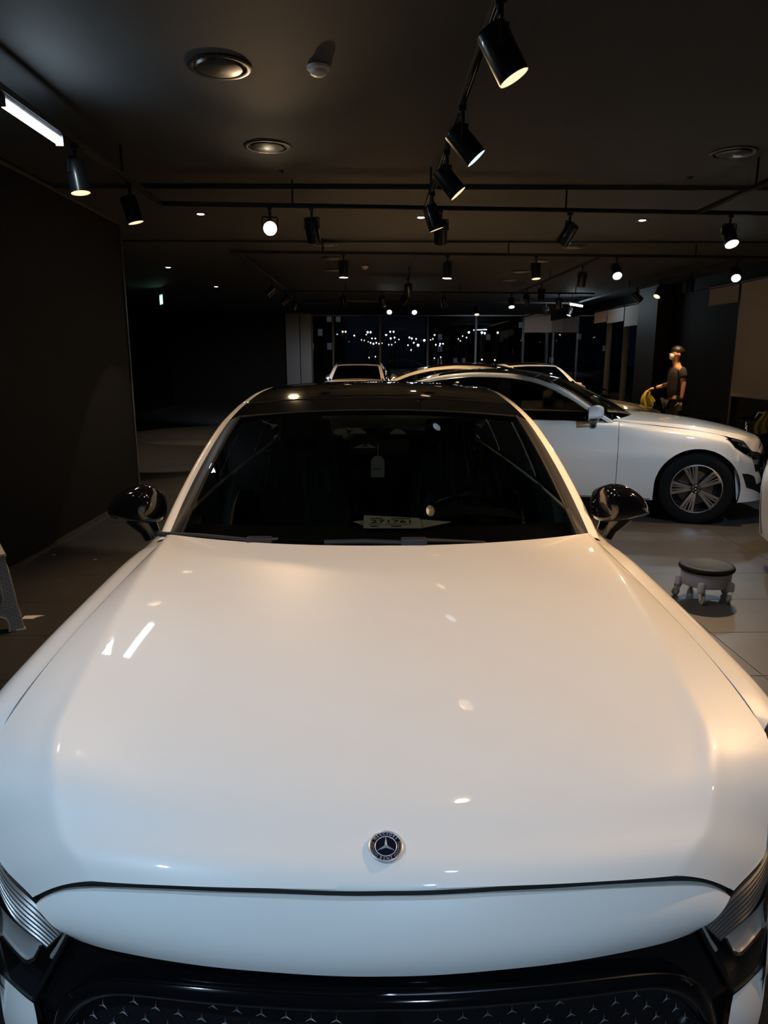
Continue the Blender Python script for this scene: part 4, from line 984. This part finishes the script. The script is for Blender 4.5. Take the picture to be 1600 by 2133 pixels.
# ================================================================== things on the floor
# wheeled stool
p = at_z(1466, 1243, 0.0)
ws_ = empty('rolling_stool', (p.x, p.y, 0), (0, 0, R(12))); ws_.scale = (1, 1, 1.1); tag(ws_, 'low round rolling stool with black seat and clear plastic base on casters', 'stool')
M_VINYL = mat('black_vinyl', (0.012, 0.0115, 0.011), 0.5, bump=0.1, nscale=90, spec=0.1)
M_CLEAR = mat('milky_plastic', (0.50, 0.49, 0.52), 0.3, trans=0.35, spec=0.5)
M_CAST = mat('caster_grey', (0.42, 0.41, 0.40), 0.45); M_TYRE = mat('caster_tread', (0.22, 0.18, 0.11), 0.6)
mb = MB(); mb.lathe([(0, 0.198), (0.08, 0.200), (0.13, 0.209), (0.158, 0.214), (0.172, 0.208), (0.178, 0.196), (0.174, 0.184), (0.16, 0.176), (0.0, 0.174)], 56); mb.build('seat', M_VINYL, ws_)
mb = MB(); mb.lathe([(0.150, 0.176), (0.160, 0.174), (0.156, 0.10), (0.150, 0.088), (0.144, 0.088), (0.148, 0.10), (0.150, 0.17)], 56)
for k in range(16):
    a = 2*math.pi*k/16; mb.tube([(0.158*math.cos(a), 0.158*math.sin(a), 0.172), (0.154*math.cos(a), 0.154*math.sin(a), 0.10)], 0.003, 5)
mb.build('base_ring', M_CLEAR, ws_)
for k in range(5):
    a = R(-62)+2*math.pi*k/5; c, s = math.cos(a), math.sin(a); q = empty('caster'); q.parent = ws_
    x, y = 0.168*c, 0.168*s
    mb = MB(); mb.lathe([(0.0, 0.130), (0.018, 0.128), (0.024, 0.118), (0.025, 0.082), (0.0, 0.082)], 20, Matrix.Translation((x, y, 0))); mb.build('socket', M_CLEAR, q)
    b = a+R(-70)+0.5*k; d = Vector((math.cos(b), math.sin(b), 0)); n = Vector((-d.y, d.x, 0)); wc_ = Vector((x, y, 0.0275))+d*0.016
    mb = MB(); mb.lathe([(0.0, 0.084), (0.024, 0.082), (0.024, 0.074), (0, 0.074)], 18, Matrix.Translation((x, y, 0)))
    for sd in (-1, 1):
        P0 = Vector((x, y, 0.076))+n*sd*0.013
        mb.add([P0-d*0.020, P0+d*0.022, wc_+n*sd*0.013+d*0.008, wc_+n*sd*0.013-d*0.008-Vector((0, 0, 0.004)), P0-d*0.020+n*sd*0.003, P0+d*0.022+n*sd*0.003, wc_+n*sd*0.016+d*0.008, wc_+n*sd*0.016-d*0.008-Vector((0, 0, 0.004))], [(0, 1, 2, 3), (4, 7, 6, 5), (0, 4, 5, 1), (1, 5, 6, 2), (2, 6, 7, 3), (3, 7, 4, 0)])
    mb.tube([wc_-n*0.019, wc_+n*0.019], 0.004, 8); mb.build('fork', M_CAST, q)
    M = Matrix.Translation(wc_) @ n.to_track_quat('Z', 'Y').to_matrix().to_4x4()
    mb = MB(); mb.lathe([(0.018, -0.010), (0.025, -0.009), (0.0275, -0.004), (0.0275, 0.004), (0.025, 0.009), (0.018, 0.010)], 28, M); mb.build('tread', M_TYRE, q)
    mb = MB(); mb.lathe([(0.0, -0.009), (0.0185, -0.009), (0.0185, 0.009), (0.0, 0.009)], 24, M); mb.build('wheel_centre', M_CAST, q)

# woven-look plastic stool
p = at_z(52, 1312, 0.0)
st_a = R(33); st = empty('plastic_stool', (p.x-0.205*math.cos(st_a)-0.205*math.sin(st_a), p.y-0.205*math.sin(st_a)+0.205*math.cos(st_a), 0), (0, 0, st_a)); tag(st, 'grey beige plastic stool with basket-weave surface by the left wall', 'stool')
M_RAT = mat('rattan_plastic', (0.25, 0.225, 0.195), 0.6)
nt = M_RAT.node_tree; bs = nt.nodes['Principled BSDF']; tc = nt.nodes.new('ShaderNodeTexCoord'); mp = nt.nodes.new('ShaderNodeMapping'); br = nt.nodes.new('ShaderNodeTexBrick'); bp = nt.nodes.new('ShaderNodeBump'); cv = nt.nodes.new('ShaderNodeMix'); cv.data_type = 'RGBA'
mp.inputs['Rotation'].default_value = (R(90), 0, 0); br.inputs['Scale'].default_value = 1.0; br.inputs['Brick Width'].default_value = 0.034; br.inputs['Row Height'].default_value = 0.014; br.inputs['Mortar Size'].default_value = 0.0016; br.inputs['Mortar Smooth'].default_value = 0.8
bp.inputs['Strength'].default_value = 0.9; bp.inputs['Distance'].default_value = 0.004; bp.invert = True
cv.inputs[6].default_value = (0.36, 0.32, 0.28, 1); cv.inputs[7].default_value = (0.13, 0.115, 0.10, 1)
nt.links.new(tc.outputs['Object'], mp.inputs[0]); nt.links.new(mp.outputs[0], br.inputs['Vector']); nt.links.new(br.outputs['Fac'], bp.inputs['Height']); nt.links.new(bp.outputs[0], bs.inputs['Normal']); nt.links.new(br.outputs['Fac'], cv.inputs[0]); nt.links.new(cv.outputs[2], bs.inputs['Base Color'])
M_RAT2 = mat('rattan_rim', (0.36, 0.32, 0.28), 0.55)
HS = 0.45
def face_grid(k):
    """one tapering side wall with a window and a cut between its feet"""
    ang = k*math.pi/2; n = 40; rows = 36
    hw = lambda z: 0.205-0.055*(z/HS)
    def hole(x, z):
        t = abs(x)/hw(z)
        if z < 0.10: return t < 0.60-0.10*(z/0.10)**3 if z < 0.085 else t < 0.5-(z-0.085)*20
        if 0.15 < z < 0.37:
            r = 0.05; w_ = hw(z)*0.62; zx = max(0, r-(z-0.15), r-(0.37-z)); return abs(x) < w_-(r-math.sqrt(max(0, r*r-zx*zx)))
        return False
    mb = MB(); Mz = Matrix.Rotation(ang, 4, 'Z')
    vid = {}
    def P(i, j):
        z = HS*j/rows; x = (-1+2*i/n)*hw(z); return Vector((x, -hw(z), z))
    keep = [(i, j) for i in range(n) for j in range(rows) if not hole((P(i, j).x+P(i+1, j+1).x)/2, (P(i, j).z+P(i+1, j+1).z)/2)]
    vs, fs = [], []
    for i, j in keep:
        f = []
        for a, b in ((i, j), (i+1, j), (i+1, j+1), (i, j+1)):
            if (a, b) not in vid: vid[(a, b)] = len(vs); vs.append(P(a, b))
            f.append(vid[(a, b)])
        fs.append(tuple(f))
    mb.add(vs, fs, Mz); o = mb.build('side_panel', M_RAT, st); 
    md = o.modifiers.new('thick', 'SOLIDIFY'); md.thickness = 0.008; md.offset = -1
    # smooth rolled lip round the openings
    mb = MB(); w1 = 0.62
    ring = []
    for q in lin(0, 2*math.pi, 49)[:-1]:
        z = 0.26+0.11*math.copysign(abs(math.sin(q))**0.5, math.sin(q)); x = hw(z)*w1*math.copysign(abs(math.cos(q))**0.5, math.cos(q)); ring.append((x, -hw(z)-0.001, z))
    mb.tube(ring, 0.006, 6, closed=True, M=Mz)
    arch = [(-hw(0)*0.60, 0), (-hw(0)*0.60, 0.06), (-hw(0)*0.52, 0.085), (-hw(0)*0.38, 0.098), (hw(0)*0.38, 0.098), (hw(0)*0.52, 0.085), (hw(0)*0.60, 0.06), (hw(0)*0.60, 0)]
    mb.tube([(x, -hw(z)-0.001, z+0.004) for x, z in arch], 0.006, 6, M=Mz); mb.build('opening_lip', M_RAT2, o)
    return o
for k in range(4): face_grid(k)
mb = MB(); mb.box((0, 0, HS+0.004), (0.318, 0.318, 0.03), bev=0.013); mb.build('seat', M_RAT, st)
for sx in (-1, 1):
    for sy in (-1, 1):
        mb = MB(); mb.box((sx*0.185, sy*0.185, 0.005), (0.055, 0.055, 0.010), bev=0.003); mb.build('foot', M_RAT2, st)

# scraps on the floor
M_PAPER = mat('white_paper', (0.62, 0.60, 0.57), 0.8); M_INK = mat('black_ink', (0.02, 0.02, 0.02), 0.8)
p = at_z(66, 1286, 0.0)
mb = MB(); mb.prism([(-0.05, -0.03), (0.02, -0.035), (0.03, -0.01), (0.075, 0.02), (0.01, 0.028), (-0.05, 0.03)], 0.001, 0.003, Matrix.Translation(p) @ Matrix.Rotation(R(8), 4, 'Z')); o = mb.build('paper_scrap', M_PAPER, smooth=False)
tag(o, 'torn white paper scrap lying beside the plastic stool', 'paper scrap')
for px, py, l in ((112, 1156, 'small pale chip on the floor near the left wall base'), (198, 1166, 'tiny white chip alone on the dark floor between wall and car')):
    p = at_z(px, py, 0.0); mb = MB(); mb.prism([(-0.012, -0.006), (0.008, -0.008), (0.014, 0.004), (-0.004, 0.009)], 0.0005, 0.004, Matrix.Translation(p)); o = mb.build('floor_chip', M_PAPER, smooth=False); tag(o, l, 'debris')

# papers in the windscreen
def dash_pt(px, py, z): return at_z(px, py, z)
c = at_z(835, 1092, 0.992)
def sheet(nm, pts, label, dz=0.0):
    P = [at_z(px, py, 0.988+dz+(1103-py)*0.0004) for px, py in pts]
    n = len(P); mb = MB(); mb.add(P+[q+Vector((0, 0, -0.0012)) for q in P], [tuple(range(n)), tuple(range(2*n-1, n-1, -1))]+[(i, (i+1) % n, (i+1) % n+n, i+n) for i in range(n)]); o = mb.build(nm, M_PAPER, smooth=False); tag(o, label, 'paper'); return o, P
sheet('paper_sheet', [(735, 1086), (800, 1079), (880, 1082), (940, 1087), (882, 1099), (757, 1094)], 'pale pointed paper lying under the printed card on the dashboard')
o, P = sheet('printed_card', [(758, 1073), (874, 1079), (880, 1100), (757, 1100)], 'white printed card with number 271761 on the dashboard of the nearest car', 0.006)
cc = (P[0]+P[1]+P[2]+P[3])/4; xa = (P[2]-P[3]).normalized(); ya = ((P[0]+P[1])/2-(P[2]+P[3])/2); hh = ya.length; ya.normalize(); na = xa.cross(ya).normalized(); ya = na.cross(xa); W_ = (P[2]-P[3]).length
Mc = Matrix.Translation(cc+na*0.0012) @ Matrix((xa, ya, na)).transposed().to_4x4()
t_ = text_mesh('card_number', '271761', 0.05, Mc @ Matrix.Translation((0, 0.03*hh, 0)) @ Matrix.Scale(1.05, 4, (1, 0, 0)) @ Matrix.Scale(hh*7.5, 4, (0, 1, 0)), M_INK, None, 0.0003); t_.parent = o
mb = MB()
for y, x0, x1, h in ((0.30, -0.36, -0.12, 0.05), (0.30, 0.0, 0.36, 0.04), (-0.20, -0.38, -0.15, 0.02), (-0.20, -0.1, 0.36, 0.02), (-0.36, -0.35, -0.2, 0.05), (-0.36, 0.0, 0.2, 0.05)):
    for q in range(int((x1-x0)/0.045)):
        mb.box((W_*(x0+0.045*q), hh*y, 0.0002), (W_*0.03, hh*h*1.6, 0.0004), Mc)
mb.build('card_lines', M_INK, o, smooth=False)
# tag hanging below the rear-view mirror
yT = 2.17
a, b = at_y(773, 994, yT), at_y(801, 994, yT); top = at_y(787, 950, yT); w2 = (b.x-a.x)/2; h2 = top.z-a.z
mb = MB(); mb.prism([(-w2, 0), (w2, 0), (w2, h2*0.80), (w2*0.5, h2), (-w2*0.5, h2), (-w2, h2*0.80)], 0, 0.001, Matrix.Translation(((a.x+b.x)/2, yT, a.z)) @ Matrix.Rotation(R(90), 4, 'X')); 
tg = empty('hang_tag', ((a.x+b.x)/2, yT, top.z)); tag(tg, 'white paper tag hanging below the rear-view mirror of the nearest car', 'tag')
o = mb.build('card', mat('tag_paper', (0.40, 0.40, 0.39), 0.8), None, smooth=False); o.parent = tg; o.matrix_parent_inverse = Matrix.Translation(tg.location).inverted()
mb = MB(); mb.box((0, -0.0016, -h2*0.60), (w2*1.1, 0.0006, 0.003)); mb.build('print_line', M_INK, tg, smooth=False)
mb = MB(); mb.tube([(0, 0, -0.006), (0.002, 0.01, 0.05)], 0.0008, 5); mb.build('string', M_PAPER, tg)

# exit sign in the recess
p = at_y(336, 624, 14.5); e = empty('exit_sign', (p.x, p.y, p.z), (0, 0, R(-62))); tag(e, 'small glowing green exit sign on the dark recess', 'exit sign')
mb = MB(); mb.box((0, 0.02, 0), (0.30, 0.04, 0.22), bev=0.004); mb.build('case', M_TRACK, e)
mb = MB(); mb.box((0, -0.002, 0), (0.27, 0.004, 0.19)); mb.build('panel', emitter('exit_green', (0.08, 0.75, 0.45), 1.6), e, smooth=False)
mb = MB(); mw = emitter('exit_white', (0.8, 1.0, 0.9), 2.2)
mb.box((0.08, -0.005, 0.0), (0.07, 0.002, 0.15)); mb.tube([(-0.05, -0.005, 0.05), (-0.05, -0.004, 0.051)], 0.018, 10); mb.tube([(-0.05, -0.005, 0.03), (-0.04, -0.005, -0.02)], 0.014, 8); mb.tube([(-0.04, -0.005, -0.02), (-0.01, -0.005, -0.06)], 0.009, 8); mb.tube([(-0.04, -0.005, -0.02), (-0.07, -0.005, -0.07)], 0.009, 8); mb.tube([(-0.05, -0.005, 0.02), (-0.01, -0.005, 0.01)], 0.007, 8)
mb.build('pictogram', mw, e)
mb = MB(); mb.tube([(0, 0.02, 0.11), (0, 0.02, CZ-0.06-p.z)], 0.008, 8); mb.build('hanger', M_TRACK, e)

# ------------------------------------------------------------------ things by the side glazing
def drum(px, py_b, y, label):
    p = at_y(px, py_b, y); e = empty('plastic_drum', (p.x, p.y, 0)); tag(e, label, 'drum')
    mb = MB(); mb.lathe([(0, 0), (0.20, 0), (0.215, 0.02), (0.215, 0.2), (0.222, 0.22), (0.215, 0.24), (0.215, 0.5), (0.222, 0.52), (0.215, 0.54), (0.21, 0.74), (0.17, 0.80), (0.0, 0.82)], 32); mb.build('body', M_VINYL, e)
    mb = MB(); mb.tube([(0.10, 0, 0.80), (0.10, 0, 0.90), (0.02, 0, 0.93)], 0.02, 8); mb.build('tap', M_DCHROME, e)
drum(1253, 800, 14.6, 'black plastic drum standing by the side glass wall')
# swivel stool
p = at_y(1470, 870, 9.0); e = empty('swivel_stool', (p.x, p.y, 0)); tag(e, 'black padded swivel stool with chrome lever behind the side-on sedan', 'stool')
mb = MB(); mb.lathe([(0, 0.80), (0.16, 0.80), (0.20, 0.78), (0.215, 0.75), (0.20, 0.715), (0, 0.71)], 36); mb.build('seat', M_VINYL, e)
mb = MB(); mb.tube([(0, 0, 0.08), (0, 0, 0.72)], 0.028, 14); mb.build('column', M_CHROME, e)
mb = MB(); mb.tube([(0, 0, 0.69), (0.16, -0.02, 0.69), (0.21, -0.02, 0.66)], 0.008, 8); mb.build('lever', M_CHROME, e)
for k in range(5):
    a = 2*math.pi*k/5; mb = MB(); mb.tube([(0, 0, 0.10), (0.27*math.cos(a), 0.27*math.sin(a), 0.055)], [0.024, 0.014], 8); lg = mb.build('leg', M_PLASTIC, e)
    mb = MB(); mb.lathe([(0.0, -0.012), (0.026, -0.012), (0.026, 0.012), (0, 0.012)], 16, Matrix.Translation((0.27*math.cos(a), 0.27*math.sin(a), 0.0262)) @ Matrix.Rotation(R(90), 4, 'X')); mb.build('caster', M_PLASTIC, lg)
# utility cart with yellow cloth over its rail
p = at_y(1585, 890, 9.3); e = empty('utility_cart', (p.x+0.15, p.y, 0)); tag(e, 'black utility cart with metal push rail under the wide roller blind', 'cart')
for z in (0.15, 0.45, 0.70):
    mb = MB(); mb.box((0, 0, z), (0.70, 0.42, 0.02), bev=0.004); mb.box((0, -0.205, z+0.03), (0.70, 0.01, 0.06)); mb.box((0, 0.205, z+0.03), (0.70, 0.01, 0.06)); mb.build('tray', M_PLASTIC, e, smooth=False)
for sx in (-1, 1):
    for sy in (-1, 1):
        mb = MB(); mb.tube([(sx*0.33, sy*0.19, 0.06), (sx*0.33, sy*0.19, 0.76)], 0.012, 8); mb.build('post', M_TRIM, e)
        mb = MB(); mb.lathe([(0, -0.012), (0.035, -0.012), (0.035, 0.012), (0, 0.012)], 20, Matrix.Translation((sx*0.33, sy*0.19, 0.0352)) @ Matrix.Rotation(R(90), 4, 'X')); mb.build('caster', M_PLASTIC, e)
mb = MB(); mb.tube([(-0.34, -0.19, 0.76), (-0.34, -0.24, 0.84), (0.34, -0.24, 0.84), (0.34, -0.19, 0.76)], 0.014, 10); mb.build('push_rail', M_CHROME, e)
M_YEL = mat('yellow_microfibre', (0.42, 0.34, 0.035), 0.95, bump=0.6, nscale=300)
def cloth(name, origin, wd, hgt, label, seed, rot=0):
    rn = random.Random(seed); ph = [rn.random()*6 for _ in range(4)]
    def f(u, v):
        x = (u-0.5)*wd*(0.35+0.75*v**0.7)+0.03*math.sin(v*5+ph[0]); y = 0.022*math.sin(u*13+ph[1])*(0.3+v)+0.012*math.sin(u*25+ph[2]); z = -hgt*v*(0.75+0.25*math.sin(math.pi*u+ph[3]*0.2))
        return Vector((x, y, z))
    mb = MB(); mb.grid(f, lin(0, 1, 40), lin(0, 1, 24)); o = mb.build(name, M_YEL, solid=0.004); o.location = origin; o.rotation_euler = (0, 0, rot); tag(o, label, 'cloth'); return o
cl = at_y(1556, 862, 9.3)
cloth('cleaning_cloth', (p.x-0.10, p.y-0.265, 0.862), 0.22, 0.33, 'yellow cleaning cloth hung over the cart rail', 3)

# ------------------------------------------------------------------ person at the side glass
def skin_body(name, joints, edges, material, parent, sub=2, root=0):
    me = bpy.data.meshes.new(name); me.from_pydata([j[0] for j in joints], edges, []); o = bpy.data.objects.new(name, me); link(o, parent)
    sk = o.modifiers.new('skin', 'SKIN'); sk.use_smooth_shade = True; sk.branch_smoothing = 0.6
    lay = me.skin_vertices[0].data if me.skin_vertices else None
    if lay is None:
        bpy.context.view_layer.objects.active = o
        bm = bmesh.new(); bm.from_mesh(me); bm.verts.layers.skin.verify(); bm.to_mesh(me); bm.free(); lay = me.skin_vertices[0].data
    for i, j in enumerate(joints):
        r = j[1]; lay[i].radius = r if isinstance(r, tuple) else (r, r); lay[i].use_root = (i == root)
    ss = o.modifiers.new('sub', 'SUBSURF'); ss.levels = sub; ss.render_levels = sub
    dg = bpy.context.evaluated_depsgraph_get(); em = bpy.data.meshes.new_from_object(o.evaluated_get(dg)); bpy.data.objects.remove(o)
    em.materials.clear(); em.materials.append(material); em.polygons.foreach_set('use_smooth', [True]*len(em.polygons))
    n = bpy.data.objects.new(name, em); link(n, parent); return n
M_SKIN = mat('skin', (0.50, 0.27, 0.17), 0.55); M_SHIRT = mat('dark_shirt', (0.035, 0.032, 0.032), 0.85); M_PANTS = mat('dark_trousers', (0.025, 0.026, 0.03), 0.85); M_HAIR = mat('black_hair', (0.010, 0.008, 0.007), 0.5, bump=0.5, nscale=120); M_MASK = mat('white_mask', (0.62, 0.58, 0.53), 0.8); M_GLOVE = mat('work_glove', (0.42, 0.34, 0.22), 0.85)
pp = at_y(1407, 780, 10.8)
per = empty('person', (pp.x, pp.y, 0), (0, 0, R(0))); tag(per, 'person in dark t-shirt and white mask holding a yellow cloth', 'person')
# local frame: faces -x; near side is -y
J = [((0.02, 0, 0.98), (0.10, 0.10)), ((0.02, 0, 1.18), (0.09, 0.09)), ((0.03, 0, 1.36), (0.09, 0.09)), ((0.01, 0, 1.47), (0.06, 0.06)), ((-0.01, 0, 1.53), (0.055, 0.055)), ((-0.02, 0, 1.60), (0.085, 0.075)), ((-0.02, 0, 1.68), (0.09, 0.078)), ((-0.01, 0, 1.735), (0.05, 0.045)),
     ((0.03, -0.17, 1.41), 0.055), ((0.055, -0.215, 1.16), 0.043), ((0.035, -0.235, 0.93), 0.030),      # near arm hangs
     ((0.03, 0.17, 1.41), 0.055), ((0.00, 0.215, 1.16), 0.043), ((-0.23, 0.18, 1.10), 0.030),            # far arm forward
     ((0.02, -0.09, 0.90), 0.085), ((0.00, -0.10, 0.50), 0.055), ((0.03, -0.10, 0.09), 0.038), ((-0.12, -0.11, 0.04), 0.036),
     ((0.02, 0.09, 0.90), 0.085), ((0.02, 0.10, 0.50), 0.055), ((0.06, 0.10, 0.09), 0.038), ((-0.09, 0.11, 0.04), 0.036)]
Ed = [(0, 1), (1, 2), (2, 3), (3, 4), (4, 5), (5, 6), (6, 7), (2, 8), (8, 9), (9, 10), (2, 11), (11, 12), (12, 13), (0, 14), (14, 15), (15, 16), (16, 17), (0, 18), (18, 19), (19, 20), (20, 21)]
body = skin_body('body', J, Ed, M_SKIN, per)
# face features
mb = MB(); mb.lathe([(0, 0.024), (0.012, 0.016), (0.016, 0.0), (0.014, -0.012)], 12, Matrix.Translation((-0.105, 0, 1.635)) @ Matrix.Rotation(R(-90), 4, 'Y')); mb.build('nose', M_SKIN, per)
for sy in (-1, 1):
    mb = MB(); mb.lathe([(0, 0.012), (0.02, 0.008), (0.026, 0.0), (0.02, -0.006)], 14, Matrix.Translation((0.0, sy*0.078, 1.63)) @ Matrix.Rotation(R(-90*sy), 4, 'X') @ Matrix.Scale(1.35, 4, (0, 1, 0))); mb.build('ear', M_SKIN, per)
    mb = MB(); mb.lathe([(0, 0.008), (0.01, 0.005), (0.012, 0)], 12, Matrix.Translation((-0.092, sy*0.036, 1.665)) @ Matrix.Rotation(R(-90), 4, 'Y')); mb.build('eye', M_HAIR, per)
def blob(name, c, rx_, ry_, rz_, m, lo=-90, hi=90, jit=0.0, rot=None, seed=1):
    rn = random.Random(seed); mb = MB()
    def f(a, b):
        k = 1+jit*math.sin(a*9+b*3)*math.cos(b*7)
        return Vector((rx_*math.cos(b)*math.cos(a)*k, ry_*math.cos(b)*math.sin(a)*k, rz_*math.sin(b)*k))
    mb.grid(f, lin(0, 2*math.pi, 33)[:-1], lin(R(lo), R(hi), 18), M=Matrix.Translation(c) @ (rot or Matrix.Identity(4)), closed_u=True); return mb.build(name, m, per)
blob('hair', (0.012, 0, 1.682), 0.108, 0.094, 0.085, M_HAIR, -12, 90, 0.03, Matrix.Rotation(R(18), 4, 'Y'))
blob('mask', (-0.074, 0, 1.600), 0.046, 0.058, 0.052, M_MASK, -80, 80)
mb = MB()
for sy in (-1, 1): mb.tube([(-0.09, sy*0.055, 1.62), (-0.04, sy*0.083, 1.64), (0.005, sy*0.086, 1.645)], 0.0025, 5)
mb.build('mask_strap', M_MASK, per)
TJ = [((0.025, 0, 0.88), (0.165, 0.165)), ((0.02, 0, 1.18), (0.155, 0.155)), ((0.03, 0, 1.36), (0.150, 0.150)), ((0.02, 0, 1.455), (0.09, 0.09)), ((0.03, -0.175, 1.41), 0.075), ((0.045, -0.205, 1.25), 0.070), ((0.03, 0.175, 1.41), 0.075), ((0.012, 0.205, 1.25), 0.070)]
skin_body('t_shirt', TJ, [(0, 1), (1, 2), (2, 3), (2, 4), (4, 5), (2, 6), (6, 7)], M_SHIRT, per)
PJ = [((0.02, 0, 0.95), (0.160, 0.122)), ((0.02, -0.09, 0.86), 0.105), ((0.0, -0.10, 0.50), 0.078), ((0.03, -0.10, 0.10), 0.066), ((0.02, 0.09, 0.86), 0.105), ((0.02, 0.10, 0.50), 0.078), ((0.06, 0.10, 0.10), 0.066)]
skin_body('trousers', PJ, [(0, 1), (1, 2), (2, 3), (0, 4), (4, 5), (5, 6)], M_PANTS, per)
for x, y in ((-0.045, -0.105), (-0.01, 0.105)):
    mb = MB(); mb.box((x, y, 0.043), (0.28, 0.10, 0.086), bev=0.034); mb.build('shoe', M_PLASTIC, per)
def hand(root, d, up, m, name, curl=0.5):
    """palm with five separate fingers; d along the hand, up the back of the hand"""
    d = Vector(d).normalized(); up = Vector(up); up = (up-d*up.dot(d)).normalized(); sd = d.cross(up); root = Vector(root)
    js = [(root, 0.028), (root+d*0.05, (0.036, 0.020)), (root+d*0.085, (0.038, 0.018))]; ed = [(0, 1), (1, 2)]
    o = skin_body(name, js, ed, m, per)
    for k, (off, ln) in enumerate(((-0.030, 0.062), (-0.010, 0.075), (0.010, 0.080), (0.030, 0.070))):
        b = root+d*0.085+sd*off; pts = [b]; ang = 0
        for q in range(3):
            ang += curl*(0.5+0.25*q); pts.append(pts[-1]+(d*math.cos(ang)-up*math.sin(ang))*(ln*(0.42, 0.32, 0.26)[q]))
        mb = MB(); mb.tube(pts, [0.0098, 0.0095, 0.0088, 0.0065], 8); mb.build('finger', m, o)
    b = root+d*0.03+sd*0.03; mb = MB(); mb.tube([b, b+(d*0.6+sd*0.7-up*0.2)*0.035, b+(d*0.9+sd*0.6-up*0.5)*0.062], [0.012, 0.0105, 0.0075], 8); mb.build('thumb', m, o)
    return o
hand((0.030, -0.238, 0.905), (-0.10, -0.02, -1), (0, -1, 0), M_GLOVE, 'glove', 0.35)
hand((-0.255, 0.175, 1.095), (-1, -0.05, -0.25), (0, 0.2, 1), M_SKIN, 'hand', 0.9)
mb = MB(); mb.tube([(0.034, -0.236, 0.925), (0.033, -0.237, 0.950)], 0.036, 14); mb.build('glove_cuff', M_HAIR, per)
cloth('cleaning_cloth', (pp.x-0.345, pp.y+0.165, 1.06), 0.27, 0.34, 'yellow cleaning cloth held by the person', 9, R(20))

# ------------------------------------------------------------------ night town beyond the glass
g = MB(); g.box((0, 90, -0.35), (300, 130, 0.1)); gr = g.build('ground_outside', mat('night_asphalt', (0.02, 0.02, 0.022), 0.8), smooth=False); gr['kind'] = 'structure'
g = MB(); g.box((75, 10, -0.35), (130, 60, 0.1)); gr = g.build('ground_outside', MATS['night_asphalt'], smooth=False); gr['kind'] = 'structure'
LAMP = {'w': emitter('street_white', (0.85, 0.93, 1.0), 14.0), 'o': emitter('street_orange', (1.0, 0.68, 0.38), 12.0), 'p': emitter('street_violet', (0.7, 0.68, 1.0), 6.0)}
dots = [(714, 691, 'o', 5), (720, 691, 'o', 5), (738, 699, 'w', 4), (766, 692, 'w', 6), (772, 692, 'w', 6), (763, 697, 'w', 3), (775, 705, 'o', 4), (782, 705, 'o', 4), (753, 708, 'o', 3), (759, 709, 'o', 3), (772, 714, 'w', 4), (778, 716, 'w', 5), (784, 714, 'w', 4), (790, 716, 'w', 4), (796, 715, 'p', 3), (767, 712, 'p', 3),
        (813, 691, 'w', 5), (820, 691, 'w', 5), (814, 705, 'w', 5), (822, 703, 'w', 4), (831, 707, 'o', 3), (823, 713, 'p', 4), (810, 718, 'w', 3), (816, 718, 'w', 3), (853, 703, 'o', 5), (858, 705, 'w', 5), (867, 706, 'w', 4), (862, 714, 'p', 5), (850, 719, 'p', 4), (871, 719, 'w', 8), (884, 709, 'w', 7), (857, 729, 'w', 5), (897, 708, 'o', 3), (902, 706, 'w', 3), (908, 718, 'w', 4), (917, 716, 'w', 5), (923, 716, 'w', 4), (916, 720, 'p', 4), (955, 706, 'o', 3), (959, 710, 'o', 3), (964, 700, 'w', 3), (972, 703, 'w', 3), (1004, 693, 'w', 7), (1010, 694, 'w', 6), (1037, 693, 'o', 6), (769, 745, 'w', 3), (782, 743, 'w', 3), (905, 746, 'w', 3), (918, 744, 'w', 3), (1004, 749, 'w', 4), (1031, 750, 'o', 4)]
for i, (px, py, c, s) in enumerate(dots):
    yy = 62+ (i*37 % 50); d_ = ray(px, py); P = CAM+d_*((yy-CAM.y)/d_.y); r = 0.5*s*(yy/FPX)*0.62
    e = empty('street_lamp', (P.x, P.y, -0.3)); tag(e, {'w': 'distant white street lamp glowing in the night town beyond the far glass', 'o': 'distant orange street lamp glowing in the night town beyond the far glass', 'p': 'distant violet street lamp glowing in the night town beyond the far glass'}[c], 'street lamp', 'street lamps beyond the far glass')
    mb = MB(); mb.lathe([(0.01, r), (r*0.6, r*0.8), (r, 0), (r*0.6, -r*0.8), (0.01, -r)], 10, Matrix.Translation((0, 0, P.z+0.3))); mb.build('lamp_head', LAMP[c], e)
    mb = MB(); mb.tube([(0, 0.2, 0), (0, 0.2, max(0.4, P.z+0.3-r))], 0.05, 5); mb.build('pole', M_TRIM, e)
def building(x, y, w_, h_, rows, cols, label, lit, seed, d=8):
    e = empty('building', (x, y, -0.3)); tag(e, label, 'building', 'buildings in the night town'); rn = random.Random(seed)
    mb = MB(); mb.box((0, d/2, h_/2), (w_, d, h_)); mb.build('wall', mat('night_facade', (0.03, 0.03, 0.034), 0.8), e, smooth=False)
    mw = emitter('lit_window', (0.75, 0.8, 0.95), 0.025); md = mat('dark_window', (0.01, 0.012, 0.016), 0.2)
    for r_ in range(rows):
        for c_ in range(cols):
            mb = MB(); mb.box((-w_/2+w_*(c_+0.5)/cols, -0.03, h_*(r_+0.6)/(rows+0.3)), (w_/cols*0.5, 0.08, h_/rows*0.45)); mb.build('window', mw if rn.random() < lit else md, e, smooth=False)
q = at_y(945, 690, 128); building(q.x+4, 128, 17, 13, 6, 12, 'dark apartment block with a few pale windows behind the street lamps', 0.16, 4)
q = at_y(690, 690, 125); building(q.x-5, 125, 14, 10, 4, 9, 'low dark block with two pale windows at the cladding side', 0.2, 8)
q = at_y(1050, 690, 140); building(q.x+12, 140, 24, 14, 6, 14, 'wide dark block far behind the pale blind', 0.12, 15)
